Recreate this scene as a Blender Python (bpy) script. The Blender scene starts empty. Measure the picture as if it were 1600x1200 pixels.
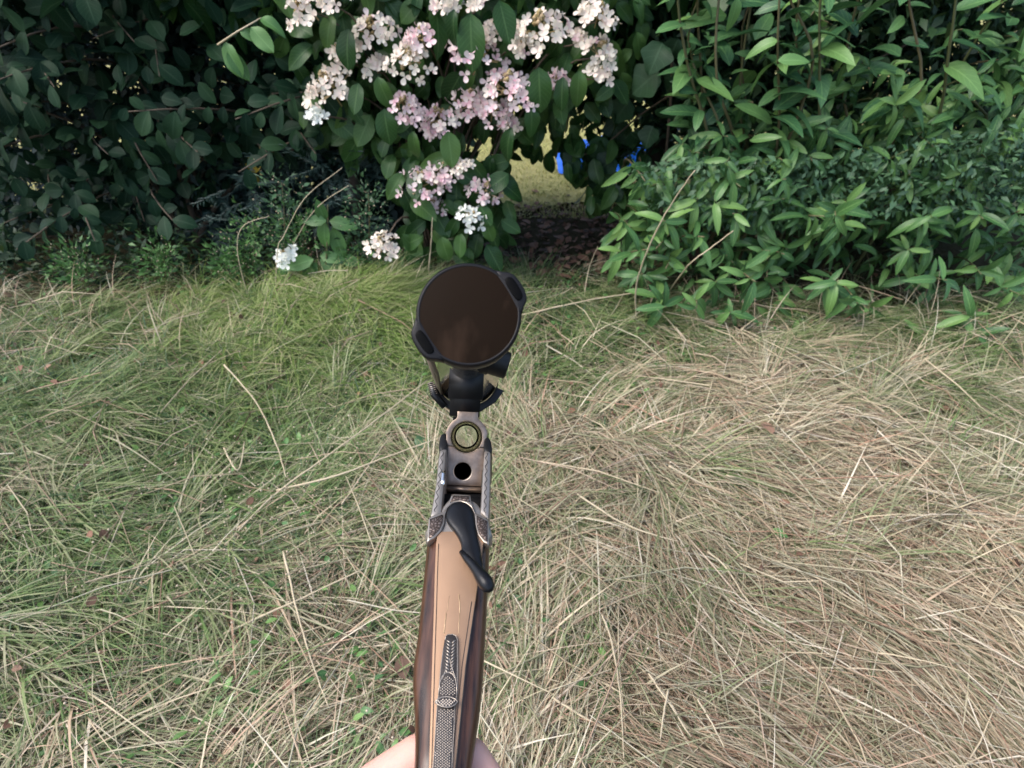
import bpy, bmesh, math, random
import numpy as np
from mathutils import Vector, Matrix, geometry
random.seed(7); rng = np.random.default_rng(11)
scene = bpy.context.scene
COL = scene.collection

# ------------------------------------------------------------------ camera, sky, sun, exposure
CAM_H, PITCH, FPX = 1.20, math.radians(38), 900.0
cam_d = bpy.data.cameras.new('camera'); cam = bpy.data.objects.new('camera', cam_d); COL.objects.link(cam)
cam.location = (0, 0, CAM_H); cam.rotation_euler = (math.pi/2 - PITCH, 0, 0)
cam_d.sensor_fit = 'HORIZONTAL'; cam_d.sensor_width = 36; cam_d.lens = 36*FPX/1600
cam_d.clip_start = 0.02; cam_d.clip_end = 500
cam_d.dof.use_dof = True; cam_d.dof.focus_distance = 0.48; cam_d.dof.aperture_fstop = 13.0
scene.camera = cam
CAMM = Matrix.Translation((0, 0, CAM_H)) @ Matrix.Rotation(math.pi/2 - PITCH, 4, 'X')

SUN_EL, SUN_AZ = math.radians(56), math.radians(-108)     # azimuth clockwise from +Y: from the left, a little behind the viewer
world = bpy.data.worlds.new('World'); scene.world = world; world.use_nodes = True
wn = world.node_tree.nodes; wl = world.node_tree.links
sky = wn.new('ShaderNodeTexSky'); sky.sky_type = 'NISHITA'; sky.sun_disc = False
sky.sun_elevation = SUN_EL; sky.sun_rotation = SUN_AZ
sky.air_density = 1.0; sky.dust_density = 3.0; sky.ozone_density = 1.0
wn['Background'].inputs[1].default_value = 0.15
wl.new(sky.outputs[0], wn['Background'].inputs[0])
sun_d = bpy.data.lights.new('sun', 'SUN'); sun_d.energy = 1.3; sun_d.angle = math.radians(40); sun_d.color = (1, .975, .95)
sun = bpy.data.objects.new('sun', sun_d); COL.objects.link(sun)
sdir = Vector((math.sin(SUN_AZ)*math.cos(SUN_EL), math.cos(SUN_AZ)*math.cos(SUN_EL), math.sin(SUN_EL)))
sun.rotation_euler = sdir.to_track_quat('Z', 'Y').to_euler(); sun.location = (0, -2, 5)
scene.view_settings.view_transform = 'Standard'; scene.view_settings.look = 'None'
scene.view_settings.gamma = 1; scene.view_settings.exposure = 1.3
scene.render.engine = 'CYCLES'
scene.cycles.max_bounces = 10; scene.cycles.glossy_bounces = 8; scene.cycles.transmission_bounces = 4

# ------------------------------------------------------------------ layout helpers
def ray(px, py):
    v = Vector(((px-800)/FPX, (600-py)/FPX, -1)); return CAMM.to_3x3() @ v
def at(px, py, Y):                                    # point on the sight line at ground distance Y
    d = ray(px, py); return Vector((0, 0, CAM_H)) + d*(Y/d.y)
def ground(px, py, z=0.0):
    d = ray(px, py); return Vector((0, 0, CAM_H)) + d*((z-CAM_H)/d.z)
def campt(px, py, depth):
    return Vector(((px-800)/FPX*depth, (600-py)/FPX*depth, -depth))
def inpoly(p, poly):
    x, y = p; c = False; n = len(poly)
    for i in range(n):
        x1, y1 = poly[i]; x2, y2 = poly[i-1]
        if (y1 > y) != (y2 > y) and x < (x2-x1)*(y-y1)/(y2-y1)+x1: c = not c
    return c

# ------------------------------------------------------------------ materials
class NT:
    def __init__(s, name):
        s.m = bpy.data.materials.new(name); s.m.use_nodes = True
        s.n = s.m.node_tree.nodes; s.l = s.m.node_tree.links; s.b = s.n['Principled BSDF']; s.o = s.n['Material Output']
    def new(s, t, **k):
        x = s.n.new(t)
        for a, v in k.items(): setattr(x, a, v)
        return x
    def math(s, op, a, b=None):
        x = s.n.new('ShaderNodeMath'); x.operation = op
        for i, v in enumerate((a, b)):
            if v is None: continue
            if hasattr(v, 'links'): s.l.new(v, x.inputs[i])
            else: x.inputs[i].default_value = v
        return x.outputs[0]
    def ramp(s, fac, cols, interp='LINEAR'):
        r = s.n.new('ShaderNodeValToRGB'); r.color_ramp.interpolation = interp
        e = r.color_ramp.elements; n = len(cols)
        while len(e) < n: e.new(0.5)
        for i, c in enumerate(cols):
            if len(c) == 4: e[i].position = c[3]
            else: e[i].position = i/max(1, n-1)
            e[i].color = (*c[:3], 1)
        s.l.new(fac, r.inputs[0]); return r.outputs[0]
    def noise(s, scale, detail=4, vec=None, rough=.5):
        x = s.n.new('ShaderNodeTexNoise'); x.inputs['Scale'].default_value = scale; x.inputs['Detail'].default_value = detail
        x.inputs['Roughness'].default_value = rough
        if vec is not None: s.l.new(vec, x.inputs['Vector'])
        return x.outputs[0]
    def coord(s, kind='Object', scale=None):
        c = s.n.new('ShaderNodeTexCoord').outputs[kind]
        if scale:
            mp = s.n.new('ShaderNodeMapping'); mp.inputs['Scale'].default_value = scale; s.l.new(c, mp.inputs[0]); return mp.outputs[0]
        return c
    def mix(s, fac, a, b, mode='MIX'):
        x = s.n.new('ShaderNodeMix'); x.data_type = 'RGBA'; x.blend_type = mode
        for sock, v in ((x.inputs[0], fac), (x.inputs[6], a), (x.inputs[7], b)):
            if hasattr(v, 'links'): s.l.new(v, sock)
            elif isinstance(v, tuple): sock.default_value = (*v[:3], 1)
            else: sock.default_value = v
        return x.outputs[2]
    def bump(s, h, strength=.3, dist=.001):
        x = s.n.new('ShaderNodeBump'); x.inputs['Strength'].default_value = strength; x.inputs['Distance'].default_value = dist
        s.l.new(h, x.inputs['Height']); s.l.new(x.outputs[0], s.b.inputs['Normal'])
    def set(s, color=None, rough=None, metal=None, spec=None, coat=None):
        for k, v in (('Base Color', color), ('Roughness', rough), ('Metallic', metal), ('Specular IOR Level', spec), ('Coat Weight', coat)):
            if v is None: continue
            if hasattr(v, 'links'): s.l.new(v, s.b.inputs[k])
            else: s.b.inputs[k].default_value = (*v, 1) if isinstance(v, tuple) else v
        return s
    def translucent(s, col, fac):
        t = s.n.new('ShaderNodeBsdfTranslucent'); mx = s.n.new('ShaderNodeMixShader'); mx.inputs[0].default_value = fac
        if hasattr(col, 'links'): s.l.new(col, t.inputs[0])
        else: t.inputs[0].default_value = (*col, 1)
        s.l.new(s.b.outputs[0], mx.inputs[1]); s.l.new(t.outputs[0], mx.inputs[2]); s.l.new(mx.outputs[0], s.o.inputs[0])
    def rnd(s):
        a = s.n.new('ShaderNodeObjectInfo').outputs['Random']; b = s.n.new('ShaderNodeNewGeometry').outputs['Random Per Island']
        return s.math('FRACT', s.math('ADD', a, b))
M = {}
def leaf_mat(name, cols, rough=.42, veins=.25, transl=.18, side=9.0, spec=.45):
    t = NT(name); c = t.ramp(t.rnd(), cols)
    uv = t.new('ShaderNodeUVMap').outputs[0]; sep = t.new('ShaderNodeSeparateXYZ'); t.l.new(uv, sep.inputs[0])
    ax = t.math('ABSOLUTE', t.math('SUBTRACT', sep.outputs[0], .5))
    mid = t.math('LESS_THAN', ax, .035)
    ph = t.math('SUBTRACT', t.math('MULTIPLY', sep.outputs[1], side), t.math('MULTIPLY', ax, side*.55))
    sv = t.math('LESS_THAN', t.math('FRACT', ph), .13)
    v = t.math('MULTIPLY', t.math('MAXIMUM', mid, t.math('MULTIPLY', sv, .55)), veins)
    ns = t.noise(35, 3, t.coord('Object'))
    c2 = t.mix(t.math('MULTIPLY', ns, .35), c, tuple(x*.6 for x in cols[0][:3]))
    c3 = t.mix(v, c2, tuple(min(1, x*1.5+.05) for x in cols[-1][:3]))
    t.set(c3, rough, spec=spec); t.bump(t.math('MULTIPLY', t.math('FRACT', ph), 1.0), .25, .002)
    if transl: t.translucent(c3, transl)
    M[name] = t.m
leaf_mat('hydrangea_leaf', [(.014,.048,.012), (.026,.075,.017), (.042,.105,.024), (.075,.15,.036)], rough=.42, spec=.3)
leaf_mat('dark_leaf', [(.006,.022,.011), (.010,.032,.016), (.016,.045,.021), (.03,.07,.03)], rough=.5, veins=.2, spec=.1)
leaf_mat('laurel_leaf', [(.03,.092,.028), (.055,.14,.042), (.09,.20,.058), (.17,.30,.08)], rough=.38, spec=.32, veins=.3, side=7)
leaf_mat('tall_leaf', [(.026,.09,.034), (.048,.135,.05), (.085,.20,.068), (.16,.30,.075)], rough=.45, veins=.3, side=7)
leaf_mat('small_leaf', [(.04,.095,.045), (.065,.14,.065), (.10,.20,.09)], rough=.45, veins=.1)
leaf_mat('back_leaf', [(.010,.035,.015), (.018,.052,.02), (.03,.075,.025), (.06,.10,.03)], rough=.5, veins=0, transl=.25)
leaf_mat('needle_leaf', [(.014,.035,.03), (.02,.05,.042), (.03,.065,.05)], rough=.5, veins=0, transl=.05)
leaf_mat('vine_leaf', [(.012,.036,.016), (.022,.06,.026), (.045,.10,.045)], rough=.5, veins=.2, side=5, spec=.25)
leaf_mat('yellow_leaf', [(.36,.28,.03), (.5,.36,.05)], rough=.5)
leaf_mat('weed_leaf', [(.05,.13,.035), (.08,.19,.05), (.12,.25,.07)], rough=.5)
leaf_mat('dead_leaf', [(.05,.03,.02), (.10,.055,.035), (.20,.10,.06), (.30,.18,.12)], rough=.8, veins=.15, transl=.05)
def floret_mat(name, edge, mid):
    t = NT(name); uv = t.new('ShaderNodeUVMap').outputs[0]; sep = t.new('ShaderNodeSeparateXYZ'); t.l.new(uv, sep.inputs[0])
    r = t.rnd()
    f = t.math('MULTIPLY', t.math('SUBTRACT', 1.25, sep.outputs[1]), t.math('POWER', r, 1.4))
    c = t.mix(f, edge, mid); t.set(c, .6, spec=.2); t.translucent(c, .25); M[name] = t.m
floret_mat('floret_pink', (.82,.71,.67), (.77,.40,.48))
floret_mat('floret_cream', (.82,.76,.64), (.80,.62,.56))
floret_mat('floret_white', (.86,.86,.80), (.80,.82,.70))
t = NT('bud'); t.set(t.ramp(t.rnd(), [(.22,.16,.06), (.36,.28,.13), (.42,.30,.18)]), .8); M['bud'] = t.m
t = NT('stem_green'); t.set(t.ramp(t.rnd(), [(.08,.10,.035), (.13,.10,.05)]), .6); M['stem_green'] = t.m
t = NT('twig'); t.set(t.ramp(t.noise(60, 4, t.coord()), [(.05,.036,.024), (.13,.095,.065)]), .85); M['twig'] = t.m
t = NT('bark'); k = t.noise(14, 8, t.coord('Object', (1, 1, .25))); t.set(t.ramp(k, [(.03,.024,.018), (.10,.08,.06)]), .9); t.bump(k, .8, .02); M['bark'] = t.m
t = NT('straw'); t.set(t.ramp(t.rnd(), [(.11,.068,.042), (.39,.305,.20), (.57,.485,.335), (.23,.235,.13), (.67,.605,.47), (.35,.205,.135), (.53,.45,.31), (.14,.15,.075), (.47,.345,.24)]), .55, spec=.35); t.translucent((.45,.36,.22), .12); M['straw'] = t.m
t = NT('straw_pale'); t.set(t.ramp(t.noise(9, 3, t.coord()), [(.34,.27,.17), (.52,.45,.32)]), .55, spec=.3); M['straw_pale'] = t.m
t = NT('blade'); c = t.ramp(t.rnd(), [(.03,.065,.02), (.08,.145,.042), (.14,.22,.07), (.22,.29,.11), (.32,.33,.18)]); t.set(c, .5, spec=.35); t.translucent(c, .3); M['blade'] = t.m
t = NT('blade_pale'); c = t.ramp(t.rnd(), [(.10,.14,.055), (.21,.245,.115), (.35,.335,.21), (.48,.43,.31)]); t.set(c, .5, spec=.3); t.translucent(c, .25); M['blade_pale'] = t.m
t = NT('blade_bright'); c = t.ramp(t.rnd(), [(.05,.10,.022), (.12,.21,.045), (.20,.30,.07), (.30,.38,.13), (.46,.43,.25), (.15,.24,.06)]); t.set(c, .5, spec=.3); t.translucent(c, .3); M['blade_bright'] = t.m
t = NT('blade_blue'); c = t.ramp(t.rnd(), [(.05,.10,.055), (.10,.17,.09), (.15,.22,.12)]); t.set(c, .5, spec=.35); t.translucent(c, .25); M['blade_blue'] = t.m
t = NT('lawn_blade'); c = t.ramp(t.rnd(), [(.20,.24,.06), (.34,.35,.10), (.44,.40,.18)]); t.set(c, .6); t.translucent(c, .3); M['lawn_blade'] = t.m
t = NT('seed'); t.set(t.ramp(t.rnd(), [(.38,.30,.19), (.50,.42,.31), (.36,.24,.16)]), .7); M['seed'] = t.m
t = NT('soil'); co = t.coord(); k = t.noise(22, 9, co, .65); k2 = t.noise(2.2, 4, co)
c = t.mix(k2, t.ramp(k, [(.02,.015,.01), (.06,.045,.028), (.12,.09,.055)]), t.ramp(k, [(.018,.02,.009), (.05,.052,.022), (.11,.10,.05)])); t.set(c, .95, spec=.1); t.bump(k, 1, .02); M['soil'] = t.m
t = NT('lawn'); co = t.coord(); k = t.noise(40, 8, co, .7); k2 = t.noise(1.3, 3, co)
c = t.mix(k2, t.ramp(k, [(.22,.25,.07), (.42,.42,.16)]), t.ramp(k, [(.30,.25,.11), (.46,.40,.22)])); t.set(c, .95, spec=.1); t.bump(k, 1, .02); M['lawn'] = t.m
t = NT('blue_tarp'); k = t.noise(18, 3, t.coord()); t.set(t.ramp(k, [(.0,.075,.48), (.01,.14,.70)]), .38); t.bump(t.noise(30, 3, t.coord()), .4, .01); M['blue_tarp'] = t.m
# gun materials
t = NT('walnut'); co = t.coord('Object', (1, .09, 1)); k = t.noise(260, 6, co, .6); k2 = t.noise(40, 4, co)
fig = t.mix(k2, t.ramp(k, [(.010,.0045,.003, .36), (.050,.022,.014, .62)]), t.ramp(k, [(.022,.009,.005, .36), (.10,.042,.022, .62)]))
pore = t.noise(1500, 2, t.coord('Object', (1, .05, 1)))
t.set(fig, t.math('ADD', t.math('MULTIPLY', k, .2), .2), spec=.42); t.bump(pore, .3, .0003); M['walnut'] = t.m
t = NT('tang_metal'); co = t.coord('Object'); k = t.noise(70, 5, co); k3 = t.noise(900, 3, t.coord('Object', (1, .04, 1)))
t.set(t.mix(k, (.38,.235,.142), (.31,.19,.115)), t.math('ADD', t.math('MULTIPLY', k3, .22), .34), metal=.5); t.bump(k3, .05, .0002); M['tang_metal'] = t.m
t = NT('scratch'); t.set((.48,.33,.19), .5, metal=.3); M['scratch'] = t.m
t = NT('coin_steel'); co = t.coord('Object'); k = t.noise(160, 6, co); k3 = t.noise(1600, 4, co)
t.set(t.ramp(k, [(.25,.225,.20), (.38,.35,.32)]), t.math('ADD', t.math('MULTIPLY', k3, .25), .34), metal=.8); t.bump(k3, .1, .0002); M['coin_steel'] = t.m
t = NT('engraved_steel'); co = t.coord('Object'); vo = t.new('ShaderNodeTexVoronoi', feature='DISTANCE_TO_EDGE'); vo.inputs['Scale'].default_value = 480; t.l.new(co, vo.inputs[0])
nn = t.noise(500, 5, co); hh = t.math('MULTIPLY', vo.outputs[0], nn)
t.set(t.ramp(hh, [(.07,.05,.04, .02), (.25,.195,.165, .16)]), .38, metal=.85); t.bump(hh, .7, .0008); M['engraved_steel'] = t.m
t = NT('brown_steel'); co = t.coord('Object'); k = t.noise(120, 6, co, .6); k3 = t.noise(2200, 3, t.coord('Object', (1, 1, .05)))
t.set(t.ramp(k, [(.17,.125,.095, .3), (.29,.23,.185, .72)]), t.math('ADD', t.math('MULTIPLY', k3, .2), .28), metal=.85); t.bump(k3, .1, .0002); M['brown_steel'] = t.m
t = NT('bore_steel'); t.set((.82,.80,.76), .06, metal=1.0); M['bore_steel'] = t.m
t = NT('chamber_steel'); t.set((.75,.71,.60), .2, metal=1.0); M['chamber_steel'] = t.m
t = NT('blued_steel'); co = t.coord('Object'); k = t.noise(500, 4, co); t.set((.006,.0065,.008), t.math('ADD', t.math('MULTIPLY', k, .2), .24), metal=.0, spec=.26); M['blued_steel'] = t.m
t = NT('black_anodised'); co = t.coord('Object', (1, .03, 1)); k = t.noise(700, 3, co); t.set((.015,.015,.015), t.math('ADD', t.math('MULTIPLY', k, .16), .14), spec=.8); t.bump(k, .12, .0005); M['black_anodised'] = t.m
t = NT('polished_black'); co = t.coord('Object', (1, .05, 1)); k = t.noise(900, 3, co); t.set((.62,.59,.52), t.math('ADD', t.math('MULTIPLY', k, .12), .08), metal=1.0); t.bump(k, .25, .0005); M['polished_black'] = t.m
t = NT('matte_black'); t.set((.005,.005,.0055), .45, spec=.3); M['matte_black'] = t.m
t = NT('bore_black'); t.set((.002,.002,.002), .5, spec=.05); M['bore_black'] = t.m
t = NT('cover_rubber'); t.set((.007,.0065,.007), .45, spec=.2); M['cover_rubber'] = t.m
t = NT('cover_amber'); co = t.coord('Object'); k = t.noise(45, 6, co, .65); sm = t.ramp(t.noise(28, 5, t.coord('Object', (1.6, 1, .8))), [(0,0,0, .54), (1,1,1, .72)])
t.set(t.mix(t.math('MULTIPLY', sm, .5), t.mix(k, (.008,.0042,.0017), (.010,.0052,.0023)), (.045,.026,.016)), t.math('ADD', t.math('MULTIPLY', k, .2), .5), spec=.06); M['cover_amber'] = t.m
t = NT('elastic'); t.set((.16,.13,.10), .3, spec=.7); t.translucent((.3,.24,.18), .35); M['elastic'] = t.m
t = NT('antique_steel'); co = t.coord('Object'); k = t.noise(900, 4, co); t.set(t.ramp(k, [(.02,.017,.016), (.06,.052,.048)]), .5, metal=.6); M['antique_steel'] = t.m
t = NT('worn_edge'); t.set((.36,.31,.26), .36, metal=.85); M['worn_edge'] = t.m
t = NT('engraving_ink'); t.set((.02,.018,.017), .7); M['engraving_ink'] = t.m
t = NT('skin'); co = t.coord('Object'); k = t.noise(40, 5, co); k3 = t.noise(900, 4, co, .7)
t.set(t.mix(k, (.62,.33,.26), (.72,.43,.35)), .5, spec=.4); t.b.inputs['Subsurface Weight'].default_value = .25; t.b.inputs['Subsurface Radius'].default_value = (.01,.004,.002)
t.bump(k3, .3, .0006); M['skin'] = t.m

# ------------------------------------------------------------------ mesh helpers
def mk(name, verts, faces, mat, parent=None, uv=None, smooth=True, basis=None):
    """verts (N,3) array; faces: (F,k) array or list of arrays of tris/quads"""
    me = bpy.data.meshes.new(name); verts = np.asarray(verts, np.float32)
    fl = faces if isinstance(faces, list) and len(faces) and isinstance(faces[0], np.ndarray) else [np.asarray(faces, np.int32)]
    fl = [f for f in fl if len(f)]
    nl = sum(f.size for f in fl); nf = sum(len(f) for f in fl)
    me.vertices.add(len(verts)); me.vertices.foreach_set('co', verts.ravel())
    li = np.concatenate([f.ravel() for f in fl]).astype(np.int32)
    tot = np.concatenate([np.full(len(f), f.shape[1], np.int32) for f in fl])
    st = np.concatenate([[0], np.cumsum(tot)[:-1]]).astype(np.int32)
    me.loops.add(nl); me.loops.foreach_set('vertex_index', li)
    me.polygons.add(nf); me.polygons.foreach_set('loop_start', st); me.polygons.foreach_set('loop_total', tot)
    if smooth: me.polygons.foreach_set('use_smooth', np.ones(nf, bool))
    if uv is not None:
        u = me.uv_layers.new(name='UVMap'); u.data.foreach_set('uv', np.asarray(uv, np.float32)[li].ravel())
    me.update(calc_edges=True); me.validate()
    me.materials.append(M[mat])
    return link(name, me, parent, basis)
def link(name, me, parent=None, basis=None):
    o = bpy.data.objects.new(name, me); COL.objects.link(o)
    if parent is not None: o.parent = parent
    if basis is not None: o.matrix_basis = basis
    return o
def tag(o, label, cat, group=None, kind=None):
    o['label'] = label
    if cat: o['category'] = cat
    if group: o['group'] = group
    if kind: o['kind'] = kind
    return o
def empty(name, loc, label, cat, group=None):
    o = bpy.data.objects.new(name, None); COL.objects.link(o); o.location = loc; o.empty_display_size = .05
    return tag(o, label, cat, group)
def tube(path, radii, n=6, cap=True):
    P = [Vector(p) for p in path]; V = []; F = []
    up = Vector((.13, .21, .97)).normalized()
    for i, p in enumerate(P):
        d = (P[min(i+1, len(P)-1)] - P[max(i-1, 0)]).normalized()
        a = d.cross(up)
        if a.length < 1e-3: a = d.cross(Vector((1, 0, 0)))
        a.normalize(); b = d.cross(a); r = radii[i] if hasattr(radii, '__len__') else radii
        for k in range(n):
            q = 2*math.pi*k/n; V.append(p + a*(math.cos(q)*r) + b*(math.sin(q)*r))
    for i in range(len(P)-1):
        for k in range(n): F.append((i*n+k, i*n+(k+1) % n, (i+1)*n+(k+1) % n, (i+1)*n+k))
    V = [tuple(v) for v in V]; Ft = []
    if cap:
        for base in (0, (len(P)-1)*n):
            V.append(tuple(P[0] if base == 0 else P[-1])); c = len(V)-1
            for k in range(n): Ft.append((base+k, base+(k+1) % n, c) if base else (base+(k+1) % n, base+k, c))
    return np.array(V), [np.array(F, np.int32).reshape(-1, 4), np.array(Ft, np.int32).reshape(-1, 3)]
def bez(a, b, c, n=8):
    a, b, c = Vector(a), Vector(b), Vector(c)
    return [a*(1-t)**2 + b*2*t*(1-t) + c*t*t for t in [i/n for i in range(n+1)]]
def join(parts):
    """parts: list of (verts, [face arrays]) -> one"""
    V = []; D = {}; off = 0
    for v, fl in parts:
        V.append(np.asarray(v, float))
        for f in fl:
            if len(f): D.setdefault(f.shape[1], []).append(f+off)
        off += len(v)
    return np.concatenate(V), [np.concatenate(x) for x in D.values()]
def lathe(profile, n=48):
    """profile of (y, r) spun round the Y axis"""
    V = []; F = []
    for y, r in profile:
        for k in range(n):
            q = 2*math.pi*k/n; V.append((r*math.cos(q), y, r*math.sin(q)))
    for i in range(len(profile)-1):
        for k in range(n): F.append((i*n+k, (i+1)*n+k, (i+1)*n+(k+1) % n, i*n+(k+1) % n))
    return np.array(V), [np.array(F, np.int32)]
def smooth_outline(pts, per=5, closed=True):
    out = []; n = len(pts)
    for i in range(n if closed else n-1):
        p0, p1, p2, p3 = (np.array(pts[(i+k-1) % n] if closed else pts[min(max(i+k-1, 0), n-1)], float) for k in range(4))
        for j in range(per):
            t = j/per
            out.append(tuple(.5*((2*p1)+(-p0+p2)*t+(2*p0-5*p1+4*p2-p3)*t*t+(-p0+3*p1-3*p2+p3)*t**3)))
    return out
def dense(pts, step):
    out = []
    for i in range(len(pts)):
        a = np.array(pts[i]); b = np.array(pts[(i+1) % len(pts)]); n = max(1, int(np.linalg.norm(b-a)/step))
        for k in range(n): out.append(tuple(a+(b-a)*k/n))
    return out
def slab(outline, holes=(), depth=.003, bevel=.0006, dome=0.0, domeD=.008, res=.002, tilt=None):
    """plate in (u, v, h): rounded upper edge, optional dome, side walls down to -depth"""
    loops = [dense(outline, res)] + [dense(h, res) for h in holes]
    segA = np.array([p for L in loops for p in L]); segB = np.array([L[(i+1) % len(L)] for L in loops for i in range(len(L))])
    def dist(p):
        d = segB-segA; tt = np.clip(((p-segA)*d).sum(1)/np.maximum((d*d).sum(1), 1e-18), 0, 1)
        return np.sqrt((((segA+d*tt[:, None])-p)**2).sum(1)).min()
    def inside(p): return inpoly(p, loops[0]) and not any(inpoly(p, h) for h in loops[1:])
    pts = [p for L in loops for p in L]; nb = len(pts); edges = []; o = 0
    for L in loops:
        edges += [(o+i, o+(i+1) % len(L)) for i in range(len(L))]; o += len(L)
    for L in loops:
        A = np.array(L); T = np.roll(A, -1, 0)-np.roll(A, 1, 0); T /= np.maximum(np.linalg.norm(T, axis=1), 1e-12)[:, None]
        for sgn in (1, -1):
            for off in (bevel*.35, bevel):
                for p in A + np.stack([-T[:, 1], T[:, 0]], 1)*sgn*off:
                    if inside(p) and dist(p) > off*.93: pts.append(tuple(p))
    if dome:
        mn = np.min(loops[0], 0); mx = np.max(loops[0], 0); stp = res
        for u in np.arange(mn[0], mx[0], stp):
            for v in np.arange(mn[1], mx[1], stp):
                if inside((u, v)) and dist(np.array((u, v))) > bevel*1.5: pts.append((u, v))
    r = geometry.delaunay_2d_cdt([Vector(p) for p in pts], edges, [], 0, 1e-9)
    vv = np.array([tuple(p) for p in r[0]]); tris = []
    for f in r[2]:
        c = vv[list(f)].mean(0)
        if inside(c): tris.append(f)
    H = []
    for p in vv:
        d = dist(p); x = 1-min(d/bevel, 1); h = -bevel*(1-math.sqrt(max(0, 1-x*x)))
        if dome: x = 1-min(d/domeD, 1); h += dome*(math.sqrt(max(0, 1-x*x)))
        if tilt: h += tilt(p)
        H.append(h)
    V = [(p[0], p[1], h) for p, h in zip(vv, H)]
    ecount = {}
    for f in tris:
        for i in range(3):
            e = (f[i], f[(i+1) % 3]); ecount[e] = 1
    B = [e for e in ecount if (e[1], e[0]) not in ecount]
    low = {}; Q = []
    for a, b in B:
        for k in (a, b):
            if k not in low: low[k] = len(V); V.append((V[k][0], V[k][1], -depth))
        Q.append((b, a, low[a], low[b]))
    return np.array(V), [np.array(tris, np.int32), np.array(Q, np.int32).reshape(-1, 4)]
def box(x0, x1, y0, y1, z0, z1):
    V = np.array([(x, y, z) for x in (x0, x1) for y in (y0, y1) for z in (z0, z1)], float)
    return V, [np.array([(0,1,3,2), (4,6,7,5), (0,4,5,1), (2,3,7,6), (0,2,6,4), (1,5,7,3)], np.int32)]
def circle(cx, cy, r, n=40): return [(cx+r*math.cos(2*math.pi*i/n), cy+r*math.sin(2*math.pi*i/n)) for i in range(n)]

# ------------------------------------------------------------------ leaf templates (base at origin, along +Y, face +Z)
def leaf_tpl(shape, droop=.25, fold=.18, nl=7, wave=0.0, twist=0.0):
    V = []; UV = []; F = []
    for i in range(nl+1):
        t = i/nl; w = shape(t)
        for j, s in enumerate((-1, -.5, 0, .5, 1)):
            x = s*w; z = fold*abs(x) - droop*t*t + wave*math.sin(t*9+s*2)*abs(s)*.02 + twist*x*t
            V.append((x, t*(1-.12*droop*t), z)); UV.append((.5+.5*s, t))
    for i in range(nl):
        for j in range(4):
            a = i*5+j; F.append((a, a+1, a+6, a+5))
    return np.array(V), np.array(F, np.int32), np.array(UV)
def ovate(wmax, peak=.4, tip=1.0):
    def f(t):
        if t <= 0: return .012
        if t >= 1: return .002
        a = peak/(1-peak)
        return wmax*(t**a*(1-t)/(peak**a*(1-peak)))**.75 + .008*(1-t)
    return f
TPL = {
 'hydrangea': [leaf_tpl(ovate(w, .45), d, fo, 8, 1.6, tw) for d, tw, w, fo in ((.15, 0, .27, .2), (.3, .2, .24, .3), (.05, -.2, .29, .12), (.45, .15, .25, .35), (.6, -.1, .22, .5), (.25, .3, .3, .15))],
 'dark':      [leaf_tpl(ovate(.32, .55), d, .22, 6, .5) for d in (.1, .22, .32)],
 'laurel':    [leaf_tpl(ovate(.135, .45), d, .35, 6, .5) for d in (.15, .3, .45, .6)],
 'tall':      [leaf_tpl(ovate(.19, .4), d, .25, 6, .6) for d in (.2, .4, .6)],
 'weed':      [leaf_tpl(ovate(.24, .45), d, .25, 5) for d in (.15, .35)],
 'lobed':     [leaf_tpl(lambda t: max(.004, (.52*math.sin(math.pi*min(1, t*1.02)**.7)**.6)*(1+.13*math.cos(t*11+1))), d, .2, 12, 2.2, tw) for d, tw in ((.15, .2), (.35, -.25), (.5, .1))],
}
def small_tpl(w):
    return np.array([(0, 0, 0), (-w, .45, .06), (w, .45, .06), (0, 1, -.12), (0, .5, 0)]), np.array([(0, 4, 1), (0, 2, 4), (1, 4, 3), (4, 2, 3)], np.int32), np.array([(.5, 0), (0, .5), (1, .5), (.5, 1), (.5, .5)])
SMALL = small_tpl(.22); NEEDLE = small_tpl(.07)
def frame(pos, d, n, s):
    d = Vector(d).normalized(); n = Vector(n); x = d.cross(n)
    if x.length < 1e-4: x = d.cross(Vector((.3, .5, .8)))
    x.normalize(); z = x.cross(d)
    m = Matrix((( x.x*s, d.x*s, z.x*s, pos[0]), (x.y*s, d.y*s, z.y*s, pos[1]), (x.z*s, d.z*s, z.z*s, pos[2]), (0, 0, 0, 1)))
    return m
def stuff_mesh(name, tpls, frames, mat, parent):
    Vs = []; Fs = []; Us = []; off = 0
    for i, m in enumerate(frames):
        v, f, u = tpls[i % len(tpls)]
        A = np.array(m)
        Vs.append(v @ A[:3, :3].T + A[:3, 3]); Fs.append(f+off); Us.append(u); off += len(v)
    o = mk(name, np.concatenate(Vs), np.concatenate(Fs), mat, parent, np.concatenate(Us))
    o['kind'] = 'stuff'; return o
def leaf_objects(name, tpls, frames, mat, parent, limit=300, rest='foliage'):
    """the leaves that show largest become parts, the remainder one mesh"""
    inv = parent.matrix_world.inverted() if parent.type != 'EMPTY' else Matrix.Translation(-parent.location)
    C = Vector((0, 0, CAM_H))
    fr = sorted(frames, key=lambda m: (m.translation-C).length/max(1e-3, m.to_scale()[1]))
    fr = [inv @ m for m in fr]
    mes = []
    for k, (v, f, u) in enumerate(tpls):
        o = mk(name, v, f, mat, parent, u); mes.append(o.data); bpy.data.objects.remove(o)
    for i, m in enumerate(fr[:limit]):
        link(name, mes[i % len(mes)], parent, m)
    if len(fr) > limit: stuff_mesh(rest, tpls, fr[limit:], mat, parent)
R = lambda a, b: random.uniform(a, b)
def rvec(s=1): return Vector((R(-s, s), R(-s, s), R(-s, s)))

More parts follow.
